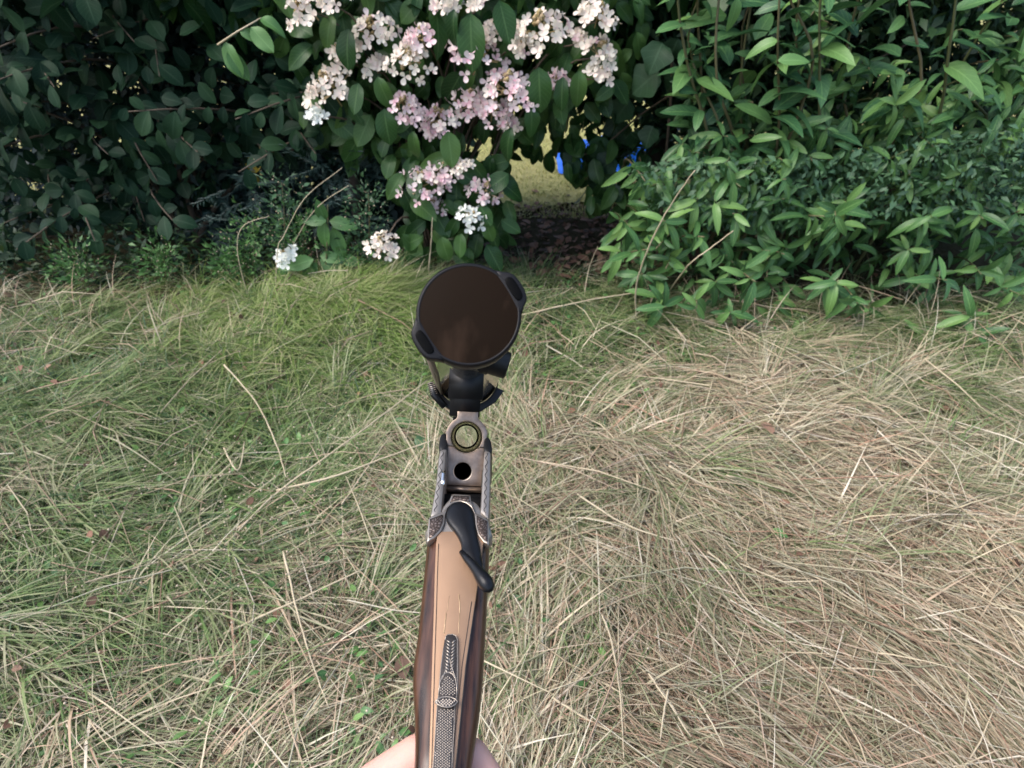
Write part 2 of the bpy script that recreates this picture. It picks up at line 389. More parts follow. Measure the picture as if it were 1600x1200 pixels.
def H(x, y):             # lie of the land: grassy mound at the left foot of the shrubs, low hay heap right of the gun
    h = .12*np.exp(-((x+.72)**2/.22+(y-1.98)**2/.10)) + .06*np.exp(-((x-.32)**2/.10+(y-1.08)**2/.05)) + .05*np.exp(-((x-.75)**2/.12+(y-.75)**2/.05))
    h = h + .010*np.sin(x*5.1+y*2)+.010*np.sin(y*7.3-x*3)+.014*np.sin(x*11+y*9)*np.sin(y*8-x*5)
    return np.where((np.abs(x) < 4.1) & (y < 2.9) & (y > -1.1), h, 0)-.012
# ================================================================== SETTING: ground and lawn
xs = np.concatenate([[-200, -60, -20, -8], np.linspace(-4, 4, 70), [8, 20, 60, 200]]); ys = np.concatenate([[-60, -15, -4], np.linspace(-1, 5, 60), [8, 15, 40, 250]])
gx, gy = np.meshgrid(xs, ys); gz = H(gx, gy)
def gridfaces(nx, ny):
    i = np.arange((nx)*(ny)).reshape(ny, nx); return np.stack([i[:-1, :-1], i[:-1, 1:], i[1:, 1:], i[1:, :-1]], -1).reshape(-1, 4)
g = mk('ground', np.stack([gx, gy, gz], -1).reshape(-1, 3), gridfaces(len(xs), len(ys)), 'soil'); g['kind'] = 'structure'; g['label'] = 'brown soil under the mown meadow grass and shrubs'
lx = np.linspace(-14, 14, 40); ly = np.linspace(3.02, 16, 40); ax_, ay_ = np.meshgrid(lx, ly)
ay_ = ay_ + np.where(ay_ < 3.1, .12*np.sin(ax_*3.1)+.08*np.sin(ax_*7), 0)
g = mk('lawn', np.stack([ax_, ay_, np.full_like(ax_, .018)], -1).reshape(-1, 3), gridfaces(40, 40), 'lawn'); g['kind'] = 'structure'; g['label'] = 'pale sunlit lawn beyond the arch of the shrubs'

def ribbons(base, d, L, W, bend, up, nseg=3, side=None):
    """vectorised grass blades. base (N,3), d (N,2) heading, L, W, bend (0..1), up (0..1)"""
    N = len(base); V = np.zeros((N, (nseg+1)*2, 3)); 
    h = np.stack([-d[:, 1], d[:, 0]], 1) if side is None else side
    for i in range(nseg+1):
        t = i/nseg
        out = (1-up)*t + bend*t*t*.8; hi = up*t - bend*up*t*t*.75
        p = base.copy(); p[:, :2] += d*(L*out)[:, None]; p[:, 2] += L*hi
        w = W*(1-t**2.2)*.5 + .0002
        V[:, 2*i, :] = p; V[:, 2*i+1, :] = p
        V[:, 2*i, :2] -= h*w[:, None]; V[:, 2*i+1, :2] += h*w[:, None]
    f = np.concatenate([[(2*i, 2*i+1, 2*i+3, 2*i+2)] for i in range(nseg)])
    F = (f[None]+(np.arange(N)*(nseg+1)*2)[:, None, None]).reshape(-1, 4)
    return V.reshape(-1, 3), F
def straws(p0, th, L, Rr, el, kink, z0):
    """vectorised three-sided straws in two kinked segments"""
    N = len(p0); d = np.stack([np.cos(th), np.sin(th)], 1); d2 = np.stack([np.cos(th+kink), np.sin(th+kink)], 1)
    a = np.concatenate([p0, z0[:, None]], 1); m = a.copy(); m[:, :2] += d*(L*.5)[:, None]; m[:, 2] += L*.5*el
    e = m.copy(); e[:, :2] += d2*(L*.5)[:, None]; e[:, 2] += L*.5*(el*.3-.12); e[:, 2] = np.maximum(e[:, 2], .004)
    s = np.stack([-d[:, 1], d[:, 0], np.zeros(N)], 1); upv = np.array([0, 0, 1.])
    V = np.zeros((N, 9, 3))
    for i, c in enumerate((a, m, e)):
        r = (Rr*(1, 1, .55)[i])[:, None]
        V[:, i*3] = c+s*r; V[:, i*3+1] = c-s*r; V[:, i*3+2] = c+upv*r*1.5
    f = np.array([(i*3+k, i*3+(k+1) % 3, (i+1)*3+(k+1) % 3, (i+1)*3+k) for i in (0, 1) for k in range(3)])
    return V.reshape(-1, 3), (f[None]+(np.arange(N)*9)[:, None, None]).reshape(-1, 4)
def vnoise(x, y, s, seed):
    r = np.random.default_rng(seed); o = 0
    for k in range(5):
        a, b, c = r.uniform(-1, 1, 3); o = o+np.sin((a*x+b*y)*s*2+c*9)
    return o/5
def dry(x, y):           # how dry the meadow is at a spot: hay heap right and near, green to the left and under the shrubs
    v = .49 + .27*np.clip(x, -1, .75) + .24*(.95-y) - .42*np.clip(y-1.12, 0, 1) + .34*vnoise(x, y, 3.2, 4)
    v = v + .25*np.exp(-((x-.32)**2/.10+(y-1.02)**2/.06)) - .28*np.exp(-((x+.62)**2/.18+(y-1.55)**2/.28))
    return np.clip(v, .08, .90)
def scatter(n, x0, x1, y0, y1):
    # denser close to the camera where single blades are told apart
    y = y0+(y1-y0)*rng.random(n)**1.25; x = rng.uniform(-1, 1, n)*(.9+.75*y); return np.clip(x, x0, x1), y
def limit(x): return np.where(x < -.5, 2.06, np.where(x < -.12, 2.22, np.where(x < .55, 2.42, 2.2)))+.10*vnoise(x, x*0+1, 9, 31)+.05*np.sin(x*23)
# green blades
N = 85000; x, y = scatter(N, -2.9, 2.9, .15, 2.6); keep = rng.random(N) > dry(x, y)*.72; x, y = x[keep], y[keep]
edge = y < limit(x)-.12*rng.random(len(x)); x, y = x[edge], y[edge]; N = len(x)
clump = vnoise(x, y, 9, 8); th = rng.uniform(0, 2*np.pi, N)+clump*2
L = rng.uniform(.03, .11, N)*(1+.45*clump)*(1+.35*(x < -.2)); W = rng.uniform(.0018, .0048, N)
V, F = ribbons(np.stack([x, y, H(x, y)], 1), np.stack([np.cos(th), np.sin(th)], 1), L, W, rng.uniform(.2, .9, N), rng.uniform(.25, .9, N))
half = N//3*2
g = mk('meadow_grass', V[:half*8], F[:half*3], 'blade'); tag(g, 'short green grass blades growing through the hay', 'grass', kind='stuff')
g = mk('meadow_grass', V[half*8:], F[half*3:]-half*8, 'blade_blue'); tag(g, 'bluish green grass blades mixed into the meadow', 'grass', kind='stuff')
# long flopped grass: tufts that lean over together and swirl with the lie of the sward
def flow(x, y):
    f = np.where(x > .1, -.75+1.1*vnoise(x, y, 2.2, 21)+.5*vnoise(x, y, 5, 22), .55+2.2*vnoise(x, y, 1.7, 23)+.7*vnoise(x, y, 5, 24))
    heap = np.exp(-((x-.32)**2/.09+(y-1.02)**2/.07)); fan = np.arctan2(y-1.22, x-.30)
    return np.where((heap > .35) & (vnoise(x, y, 14, 77) > -.1), fan+.5*vnoise(x, y, 11, 78), f)
Nt = 3500; tx, ty = scatter(Nt, -2.8, 2.8, .15, 2.4); edge = ty < limit(tx)-.05; tx, ty = tx[edge], ty[edge]; Nt = len(tx)
nb = rng.integers(8, 30, Nt); idx = np.repeat(np.arange(Nt), nb); N = len(idx)
sp = rng.uniform(.008, .03, Nt)[idx]; x = tx[idx]+rng.normal(0, 1, N)*sp; y = ty[idx]+rng.normal(0, 1, N)*sp
hp_t = np.exp(-((tx-.32)**2/.09+(ty-1.02)**2/.07))
th = flow(tx, ty)[idx]+(rng.normal(0, 1, Nt)*(.75+.9*hp_t))[idx]+rng.normal(0, .38, N)
L = rng.uniform(.10, .30, Nt)[idx]*rng.uniform(.55, 1.2, N); W = rng.uniform(.0013, .0036, N)*np.where(rng.random(N) < .14, 1.7, 1)
up = rng.uniform(.22, .72, Nt)[idx]*rng.uniform(.8, 1.15, N); bend = rng.uniform(.35, 1.05, N)
V, F = ribbons(np.stack([x, y, H(x, y)+rng.uniform(0, .012, N)], 1), np.stack([np.cos(th), np.sin(th)], 1), L, W, bend, up, 4)
V = V.reshape(N, 10, 3); dr = dry(tx, ty)[idx]*.9+rng.uniform(-.28, .28, Nt)[idx]+rng.uniform(-.15, .15, N)
base_f = np.array([(2*i, 2*i+1, 2*i+3, 2*i+2) for i in range(4)])
for sel, mt, lab in ((dr > .50, 'straw', 'long withered grass flopped over in swaths'), ((dr <= .50) & (dr > .24), 'blade_pale', 'long yellowing grass flopped over in swaths'), (dr <= .24, 'blade', 'long green grass flopped over in swaths')):
    v = V[sel]; n_ = len(v); g = mk('flopped_grass', v.reshape(-1, 3), (base_f[None]+(np.arange(n_)*10)[:, None, None]).reshape(-1, 4), mt); tag(g, lab, 'grass', kind='stuff')
Nt = 430; tx = rng.normal(-.66, .38, Nt); ty = rng.normal(1.92, .20, Nt); ok = (ty < limit(tx)+.06) & (tx < -.08); tx, ty = tx[ok], ty[ok]; Nt = len(tx)
idx = np.repeat(np.arange(Nt), 26); N = len(idx); x = tx[idx]+rng.normal(0, .022, N); y = ty[idx]+rng.normal(0, .022, N); th = .35+rng.normal(0, 1.0, Nt)[idx]+rng.normal(0, .45, N)
V, F = ribbons(np.stack([x, y, H(x, y)], 1), np.stack([np.cos(th), np.sin(th)], 1), rng.uniform(.10, .24, N), rng.uniform(.0016, .0036, N), rng.uniform(.5, 1.0, N), rng.uniform(.35, .8, N), 5)
g = mk('mound_grass', V, F, 'blade_bright'); tag(g, 'taller bright green grass on the mound below the flowers', 'grass', kind='stuff')
# hay: fine chaff, bundles that were mown together, single thick straws
S = []
def add_straws(x, y, th, L, Rr, z0, el=.14, kk=.22):
    n_ = len(x); p0 = np.stack([x, y], 1)-np.stack([np.cos(th), np.sin(th)], 1)*(L*.5)[:, None]
    v, f = straws(p0, th, L, Rr, rng.normal(.04, el, n_), rng.normal(0, kk, n_), z0); v[:, 2] += H(v[:, 0], v[:, 1]); S.append((v, f))
N = 26000; x, y = scatter(N, -2.9, 2.9, .12, 2.3); keep = rng.random(N) < .25+.7*dry(x, y); x, y = x[keep], y[keep]; N = len(x)
add_straws(x, y, rng.uniform(-np.pi, np.pi, N), rng.uniform(.03, .11, N), rng.uniform(.0004, .0010, N), rng.uniform(.004, .05, N), .25, .5)
NBu = 1650; bx, by = scatter(NBu, -2.7, 2.7, .15, 2.2); dv = dry(bx, by); keep = rng.random(NBu) < dv**1.3+.08; bx, by, dv = bx[keep], by[keep], dv[keep]; fl_ = flow(bx, by)
bx_, by_, bt_, bl_, bz_, br_ = [], [], [], [], [], []
for x0, y0, d0, f0 in zip(bx, by, dv, fl_):
    n_ = int(rng.integers(8, 46)*(.4+d0)); t0 = f0+rng.normal(0, .35) if rng.random() < .72 else rng.uniform(-np.pi, np.pi)
    w_ = rng.uniform(.012, .06); l_ = rng.uniform(.16, .40) if (x0 > .15 and y0 < 1.1) else rng.uniform(.10, .28); off = rng.normal(0, w_, n_); al = rng.normal(0, l_*.25, n_)
    bx_.append(x0-np.sin(t0)*off+np.cos(t0)*al); by_.append(y0+np.cos(t0)*off+np.sin(t0)*al)
    bt_.append(t0+rng.normal(0, rng.uniform(.04, .22), n_)+np.where(rng.random(n_) < .5, 0, np.pi)); bl_.append(l_*rng.uniform(.5, 1.25, n_)); bz_.append(rng.uniform(.02, .08)*d0+rng.uniform(0, .02, n_)); br_.append(rng.uniform(.0005, .0015, n_))
bx_, by_, bt_, bl_, bz_, br_ = map(np.concatenate, (bx_, by_, bt_, bl_, bz_, br_))
ok = (by_ > .1) & (by_ < limit(bx_)-.1); add_straws(bx_[ok], by_[ok], bt_[ok], bl_[ok], br_[ok], bz_[ok]+.004, .10, .2)
N = 2300; x, y = scatter(N, -2.7, 2.7, .12, 2.1); keep = rng.random(N) < .25+.8*dry(x, y); x, y = x[keep], y[keep]; N = len(x)
add_straws(x, y, np.where((x > 0) & (rng.random(N) < .5), -.8+rng.normal(0, .4, N), rng.uniform(-np.pi, np.pi, N)), rng.uniform(.12, .40, N), rng.uniform(.0011, .0022, N), rng.uniform(.03, .085, N), .12, .3)
V, F = [np.concatenate(q) for q in zip(*[(v, f+o_) for (v, f), o_ in zip(S, np.cumsum([0]+[len(v) for v, f in S])[:-1])])]
g = mk('hay', V, F, 'straw'); tag(g, 'dry straw coloured hay lying flattened over the meadow', 'hay', kind='stuff')
fr = []
for i in range(900):
    yy = .3+2.0*random.random()**1.1; xx = R(-1, 1)*(.8+.7*yy); fr.append(frame((xx, yy, float(H(xx, yy))+R(.02, .07)), rvec(), rvec(.6)+Vector((0, 0, 1)), R(.008, .032)))
g = stuff_mesh('leaf_crumbs', TPL['dark'], fr, 'dead_leaf', None); tag(g, 'brown and pinkish dead leaf crumbs caught in the grass', 'leaf litter', kind='stuff')
# arching dry culms and wispy seed heads along the shrub foot
N = 900; x = rng.uniform(-2.4, 2.4, N); y = rng.uniform(1.6, 2.1, N); keep = (x < -.12) | (x > .5) | (rng.random(N) < .3); x, y = x[keep], y[keep]; N = len(x)
th = rng.uniform(0, 2*np.pi, N); V, F = ribbons(np.stack([x, y, np.zeros(N)], 1), np.stack([np.cos(th), np.sin(th)], 1), rng.uniform(.12, .32, N), rng.uniform(.0018, .003, N), rng.uniform(.2, .9, N), rng.uniform(.6, .95, N), 5)
g = mk('arching_grass', V, F, 'straw'); tag(g, 'thin arching dry grass at the foot of the shrubs', 'grass', kind='stuff')
N = 700; x = np.concatenate([rng.normal(-.55, .22, N//2), rng.normal(-.25, .5, N-N//2)]); y = np.concatenate([rng.normal(.95, .16, N//2), rng.normal(1.0, .35, N-N//2)])
oc = np.array([(1,0,0), (-1,0,0), (0,1,0), (0,-1,0), (0,0,1), (0,0,-1)])*.0032; of = np.array([(0,2,4), (2,1,4), (1,3,4), (3,0,4), (2,0,5), (1,2,5), (3,1,5), (0,3,5)])
cc = np.stack([x, y, rng.uniform(.05, .12, N)], 1); V = (cc[:, None]+oc[None]*rng.uniform(.5, 1.1, (N, 1, 1))).reshape(-1, 3); F = (of[None]+(np.arange(N)*6)[:, None, None]).reshape(-1, 3)
g = mk('grass_seed', V, F, 'seed'); tag(g, 'tiny pale grass seeds scattered over the left of the meadow', 'seed', kind='stuff')
# lawn blades where the arch opens
N = 16000; x = rng.uniform(-1.0, 1.6, N); y = 2.93+rng.random(N)**1.3*2.4; th = rng.uniform(0, 6.28, N)
V, F = ribbons(np.stack([x, y, np.full(N, .018)], 1), np.stack([np.cos(th), np.sin(th)], 1), rng.uniform(.02, .05, N), rng.uniform(.003, .006, N), rng.uniform(.2, .7, N), rng.uniform(.4, .9, N), 2)
g = mk('lawn_grass', V, F, 'lawn_blade'); tag(g, 'short yellowish lawn grass seen through the arch', 'grass', kind='stuff')
# small broad leaves in the sward
fr = []
for i in range(1500):
    yy = .3+1.9*random.random()**1.2; xx = R(-1, .5)*(.8+.7*yy)
    fr.append(frame((xx, yy, R(.02, .06)), (R(-1, 1), R(-1, 1), R(-.1, .5)), (R(-.4, .4), R(-.4, .4), 1), R(.012, .028)))
g = stuff_mesh('clover', TPL['weed'], fr, 'laurel_leaf', None); tag(g, 'small green clover and weed leaves between the grass', 'ground cover', kind='stuff')
# leaf litter under the arch
fr = []
for i in range(1500):
    p = ground(R(540, 1120), R(304, 430) if random.random() < .25 else R(322, 430)); fr.append(frame((p.x, p.y, R(.003, .03)), (R(-1, 1), R(-1, 1), R(-.2, .3)), (R(-.5, .5), R(-.5, .5), 1), R(.02, .05)))
g = stuff_mesh('leaf_litter', TPL['dark'], fr, 'dead_leaf', None); tag(g, 'dark brown leaf litter on the shaded soil under the arch', 'leaf litter', kind='stuff')
lt = TPL['dark'][1]; fo = None
for i, (px, py) in enumerate([(815,352), (845,366), (872,345), (905,352), (830,388), (790,335), (880,385), (855,430), (868,440), (760,395), (925,372), (800,410), (940,345), (835,420), (900,410), (785,372)]):
    p = ground(px, py); m = frame((p.x, p.y, .03), (R(-1, 1), R(-1, 1), .1), (R(-.3, .3), R(-.3, .3), 1), R(.05, .075))
    if fo is None: o = mk('fallen_leaf', *lt[:2], 'dead_leaf', None, lt[2]); fo = o; o.matrix_basis = m
    else: o = link('fallen_leaf', fo.data, None, m)
    tag(o, 'dry brown fallen leaf on the shaded soil under the arch', 'leaf', 'fallen leaves under the arch')

for px, py, d, sc_, mt, tp, nm, lab, ct in ((612,661,(1,-.12,.02),.085,'weed_leaf','tall','dock_leaf','narrow bright green leaf lying left of the gun mount','leaf'), (652,702,(.5,.5,.1),.05,'small_leaf','lobed','clover_leaf','pale green lobed leaf in the grass left of the breech','leaf'), (612,686,(.9,.2,.05),.05,'dead_leaf','dark','fallen_leaf','tan fallen leaf lying left of the open breech','leaf'), (1186,668,(.2,-1,.1),.06,'dead_leaf','dark','fallen_leaf','rust coloured fallen leaf on the grass at the right edge','leaf'), (1200,838,(.6,-.5,.1),.04,'weed_leaf','weed','clover_leaf','single pale green leaf on the hay near the right edge','leaf'), (632,1060,(-.3,1,.1),.05,'dead_leaf','dark','fallen_leaf','pinkish fallen leaf touching the left of the stock','leaf')):
    p = ground(px, py, .05); lt_ = TPL[tp][0]; o = mk(nm, lt_[0], lt_[1], mt, None, lt_[2]); o.matrix_basis = frame((p.x, p.y, float(H(p.x, p.y))+.075), d, (R(-.3, .3), -.3, 1), sc_); tag(o, lab, ct)
# ---------------------------------------------------------------- single long stems one can point at
def stem(pts, r, label, name='grass_stem', mat='straw_pale', z=(.05, .05), seed=False):
    w = []; n = len(pts)
    for i, (px, py) in enumerate(pts):
        zz = z[0]+(z[1]-z[0])*i/(n-1); p = ground(px, py, zz)
        for _ in range(3): p = ground(px, py, zz+.012+float(H(p.x, p.y)))
        w.append(p)
    return stem3(w, r, label, name, mat)
def stem3(w, r, label, name='grass_stem', mat='straw_pale'):
    sm = smooth_outline([tuple(p) for p in w], 6, False)+[tuple(w[-1])]
    org = Vector(w[0]); sm = [Vector(p)-org for p in sm]; n = len(sm)
    r *= .82; sm = [p+Vector((R(-1, 1), R(-1, 1), R(-1, 1)))*r*.3 for p in sm]; v, f = tube(sm, [r*(1-.55*i/n)*R(.85, 1.12) for i in range(n)], 6); o = mk(name, v, f, mat); o.location = org
    return tag(o, label, 'grass stem', 'long dry grass stems')
stem([(352,852), (430,772), (545,688), (668,594)], .0034, 'long straight straw running diagonally up to the scope at left', z=(.05, .13))
stem([(432,766), (520,745), (610,712), (692,682)], .0034, 'long pale straw meeting the diagonal one and ending by the gun breech', z=(.07, .10))
stem([(350,990), (455,942), (570,888)], .0034, 'thick straw crossing the left edge below the middle of the meadow', z=(.06, .08))
stem([(443,862), (462,945), (486,1030), (514,1106)], .0030, 'steep straw crossing the thick one at lower left', z=(.09, .08))
stem([(350,570), (398,625), (430,690), (447,746)], .0036, 'bent greyish dry stem curving down the left edge of the meadow', z=(.09, .07))
stem([(534,788), (578,725), (612,678)], .0026, 'short grey green straw between the two long stems and the gun', z=(.06, .10))
stem([(815,492), (925,468), (1030,452)], .0044, 'straw lying from the scope cover toward the right shrub', z=(.05, .08))
stem([(350,700), (372,735), (382,690)], .0035, 'short bent straw at the left edge of the meadow', z=(.06, .08))
stem([(1105,862), (1132,884), (1162,930), (1196,975)], .0032, 'pale kinked straw at the right above the hay heap', z=(.06, .08))
stem([(1013,1052), (1046,1100), (1080,1152)], .0030, 'pale straight straw lying on the hay in the lower right', z=(.08, .08))
stem([(1044,1078), (1036,1120), (1032,1158)], .0026, 'short upright pale straw crossing the lower right straight one', z=(.09, .08))
stem([(1090,1092), (1112,1130), (1132,1168)], .0026, 'short pale straw on the hay right of the crossed pair', z=(.08, .08))
stem([(900,770), (960,810), (1010,832), (1060,846)], .0030, 'curved straw in front of the hay heap right of the gun', z=(.08, .09))
stem([(1045,728), (1090,752), (1135,774)], .0032, 'pair forming pale straw behind the hay heap', z=(.08, .07))
stem([(1135,743), (1180,752), (1228,766)], .0032, 'pale straw behind the heap reaching toward the right edge', z=(.08, .07))
stem([(1168,678), (1184,750), (1199,810)], .0028, 'thin upright straw right of the hay heap', z=(.06, .07))
stem([(940,960), (955,1000), (968,1080), (975,1185)], .0028, 'long straw running down the middle of the lower hay', z=(.08, .08))
stem([(862,1090), (920,1125), (1000,1165), (1060,1200)], .0030, 'greenish straw running off the bottom of the hay', z=(.07, .06))
Yr = 2.05
stem3([ground(994,500,.02), at(995,442,1.86), at(1022,368,1.76), at(1058,305,1.70), at(1086,266,1.67)], .0042, 'tall pale dry stalk leaning right in front of the right shrub')
stem3([ground(1046,455,.05), at(1075,415,1.74), at(1110,388,1.70), at(1146,360,1.66)], .0040, 'shorter dry stalk leaning right in front of the right shrub')
stem3([ground(420,492,.02), at(432,440,2.1), at(470,360,2.1), at(500,320,2.1), at(545,290,2.1)], .0030, 'arching dry stalk rising among the left weeds')
stem3([ground(512,475,.02), at(496,400,2.15), at(492,370,2.15)], .0030, 'upright dry stalk beside the small hydrangea shoot')
stem3([ground(430,470,.02), at(434,390,2.0), at(444,368,2.0), at(476,310,2.0), at(535,262,2.0)], .0028, 'kinked dry stalk arching over the left weeds')
stem3([ground(672,448,.02), at(670,420,2.1), at(673,385,2.1), at(676,340,2.1)], .0042, 'upright dry stalk just left above the scope cover')
stem3([ground(392,478,.02), at(372,400,2.0), at(378,355,2.0), at(420,338,2.0)], .0026, 'hooked dry stalk at the left edge below the dark shrub')
stem3([ground(912,468,.02), at(920,420,2.15), at(934,385,2.15)], .0024, 'thin dry stalk standing in the shade of the arch')

# ================================================================== PLANTS
CAMP = Vector((0, 0, CAM_H))
def poly_points(poly, n, Y0, Y1, mind=0):
    xs_ = [p[0] for p in poly]; ys_ = [p[1] for p in poly]; out = []; pix = []
    tries = 0
    while len(out) < n and tries < n*40:
        tries += 1
        p = (R(min(xs_), max(xs_)), R(min(ys_), max(ys_)))
        if not inpoly(p, poly): continue
        if mind and any((p[0]-q[0])**2+(p[1]-q[1])**2 < mind*mind for q in pix[-60:]): continue
        pix.append(p); out.append(at(p[0], p[1], R(Y0, Y1)))
    return out
# ---- hydrangea
HB = ground(690, 425); HB.z = 0
hyd = empty('hydrangea_shrub', HB, 'arching hydrangea shrub with pink and cream flower heads behind the scope', 'shrub')
def hl(p): return Vector(p)-HB
HEADS = [(478,8,70,'c'), (520,0,45,'c'), (585,48,62,'c'), (660,60,50,'p'), (640,98,68,'c'), (537,90,60,'c'), (518,140,84,'c'), (492,181,26,'w'), (585,104,34,'c'), (630,167,56,'p'), (745,88,88,'p'),
 (688,185,62,'p'), (735,160,66,'p'), (795,140,86,'p'), (770,172,60,'p'), (845,48,84,'c'), (812,66,44,'c'), (935,24,54,'c'), (935,82,58,'c'), (872,127,38,'p'), (938,115,34,'c'), (794,196,30,'c'), (682,208,30,'p'), (690,268,54,'p'),
 (660,288,76,'p'), (678,322,40,'p'), (758,298,58,'p'), (737,340,44,'w'), (597,382,54,'c'), (700,5,40,'c'), (772,48,34,'c'), (905,60,26,'c'), (722,262,30,'c'), (742,6,26,'c')]
# floret mesh: four rounded, cupped petals
def floret_mesh(npet=4, cup=.22, seed=0):
    r = random.Random(seed); V = []; F = []; U = []
    for k in range(npet):
        a0 = 2*math.pi*k/npet+r.uniform(-.15, .15); s = r.uniform(.85, 1.1); b = len(V)
        rows = [(.04, .06), (.35, .30), (.68, .42), (.92, .30), (1.02, .10)]
        for (d, w) in rows:
            for q in (-1, 0, 1):
                x = d*s; yv = q*w*s; z = cup*(d*d)+.10*abs(q)*d + r.uniform(-.03, .03)
                V.append((x*math.cos(a0)-yv*math.sin(a0), x*math.sin(a0)+yv*math.cos(a0), z)); U.append((.5+.5*q, d))
        for i in range(4):
            for j in range(2): q0 = b+i*3+j; F.append((q0, q0+3, q0+4, q0+1))
    return np.array(V), np.array(F, np.int32), np.array(U)
FLO = {}
for c, mname in (('p', 'floret_pink'), ('c', 'floret_cream'), ('w', 'floret_white')):
    FLO[c] = []
    for s in range(3):
        v, f, u = floret_mesh(4 if s < 2 else 3, (.15, .35, .25)[s], s); o = mk('floret', v, f, mname, None, u); FLO[c].append((o.data, (v, f, u))); bpy.data.objects.remove(o)
MN = {'p': 'floret_pink', 'c': 'floret_cream', 'w': 'floret_white'}
def flower_head(px, py, wpx, col, parent, base, nobj, Y=None):
    Y = Y if Y else R(2.10, 2.22); c = at(px, py, Y); rad = wpx*.5/FPX*(c-CAMP).length*1.02
    axis = (Vector((R(-.35, .35), -.38, .9))+Vector(((px-700)/900, 0, 0))).normalized()
    hm = Matrix.Translation(c-base)
    x = axis.orthogonal().normalized(); z = x.cross(axis)
    bud = []; fl = []
    for i in range(34):                                      # fertile buds: a small tan cone
        t = R(0, 1); a = R(0, 6.28); rr = rad*.55*(1-t)*R(.5, 1)
        p = x*math.cos(a)*rr+z*math.sin(a)*rr+axis*(t*rad*.6); k = rad*.085*R(.6, 1.2)
        bud.append((oc/.0032*k+np.array(p), [of.astype(np.int32)]))
    for i in range(7):
        a = R(0, 6.28); q = (x*math.cos(a)+z*math.sin(a))*rad*.7+axis*rad*.15
        bud.append(tube([(-axis*rad*.6), (-axis*rad*.1), q], [rad*.03, rad*.025, rad*.015], 4))
    v, f = join(bud); h = mk('flower_head', v, f, 'bud', parent, basis=hm)
    n = max(6, min(28, int(5+wpx*.29))); toc = (CAMP-c).normalized(); k = 0
    ga = R(0, 6.28); spots = []
    for i in range(n*3):
        t = (i+.5)/(n*3); a = ga+i*2.399963
        rr = rad*math.sqrt(t)*1.0; hgt = rad*.5*(1-t)-.08*rad
        o_ = x*math.cos(a)*rr*R(.85, 1.1)+z*math.sin(a)*rr*R(.85, 1.1)+axis*(hgt+R(-.12, .12)*rad)
        nn = ((x*math.cos(a)+z*math.sin(a))*(.25+.75*t)+axis*.45+toc*.45+rvec(.5)).normalized()
        if o_.dot(toc) < -rad*.35: continue
        spots.append((o_, nn))
    random.shuffle(spots); spots = spots[:n]
    rest = []
    for i, (o_, nn) in enumerate(spots):
        fs = R(.016, .0215)*(1.0 if wpx > 30 else .85)
        m = frame(o_, nn.orthogonal(), nn, fs) @ Matrix.Rotation(R(0, 6.28), 4, 'Z')
        cc_ = col if random.random() < .8 else random.choice('pc') if col != 'w' else 'w'
        if i < nobj: link('floret', FLO[cc_][i % 3][0], h, m)
        else: rest.append(m)
    if rest: stuff_mesh('floret_mass', [d[1] for d in FLO[col]], rest, MN[col], h)
    return c, axis
for (px, py, w, c) in HEADS:
    p, axis = flower_head(px, py, w, c, hyd, HB, 9, 1.93 if py > 370 else None)
    s0 = Vector((R(-.14, .14), R(-.02, .25), 0)); e = hl(p); mid = (s0+e)*.5+Vector((0, .18, .22+.2*max(0, e.z)))
    v, f = tube(bez(s0, mid, e-axis*.02, 9), [.008*(1-.7*i/9) for i in range(10)], 5); mk('stem', v, f, 'twig', hyd)
hp = [(400,-60), (1010,-60), (1000,60), (965,130), (930,170), (870,170), (820,195), (782,210), (770,190), (700,220), (690,240), (610,250), (560,235), (505,215), (470,150), (440,60)]
fr = []
for p in poly_points(hp, 290, 2.22, 2.42, 17):
    d = Vector((R(-.7, .7), R(-.5, .1), R(-1.0, -.15))); n = Vector((R(-.4, .4), -1, R(.2, .9)))
    fr.append(frame(p, d, n+rvec(.5), R(.07, .135)))
low = [(612,240), (800,240), (790,340), (765,385), (715,405), (690,380), (640,420), (615,400), (650,330), (620,300)]
for p in poly_points(low, 60, 2.16, 2.3, 16):
    fr.append(frame(p, Vector((R(-.7, .7), R(-.5, .1), R(-1, -.1))), Vector((R(-.4, .4), -1, R(.2, .9))), R(.09, .135)))
for px, py, dx, dz, s in ((600,170,.05,-1,.16), (905,110,0,-1,.16), (880,120,-.1,-1,.14), (842,105,.05,-1,.17), (560,130,-.3,-1,.14), (590,120,.3,-1,.14), (735,20,.0,-1,.2), (780,0,.3,-1,.16), (710,15,-.25,-1,.13), (545,45,-.3,-1,.15), (750,320,.5,-1,.13), (760,345,.2,-1,.13), (720,365,-.1,-1,.13), (690,370,.2,-1,.14), (830,165,.1,-1,.14), (800,200,-.4,-1,.16), (645,205,0,-1,.14), (700,205,.1,-1,.15), (630,385,.4,.3,.13), (650,395,-.2,.6,.12)):
    fr.append(frame(at(px, py, 2.12), (dx, -.25, dz), (R(-.5, .5), -1, R(.2, 1)), s*R(.68, .85)))
for p in poly_points(hp, 1100, 2.45, 3.2): fr.append(frame(p, rvec()+Vector((0, 0, -.5)), rvec(.6)+Vector((0, -.5, .8)), R(.09, .15)))
for p in poly_points(low, 120, 2.3, 2.5): fr.append(frame(p, rvec()+Vector((0, 0, -.5)), rvec(.6)+Vector((0, -.5, .8)), R(.08, .13)))
for p in poly_points([(770,190), (960,170), (1020,250), (975,322), (915,318), (912,290), (900,262), (850,236), (800,232), (772,225)], 150, 2.45, 2.95): fr.append(frame(p, rvec(.8)+Vector((0, -.1, -.9)), rvec(.7)+Vector((0, -.8, .5)), R(.06, .12)))
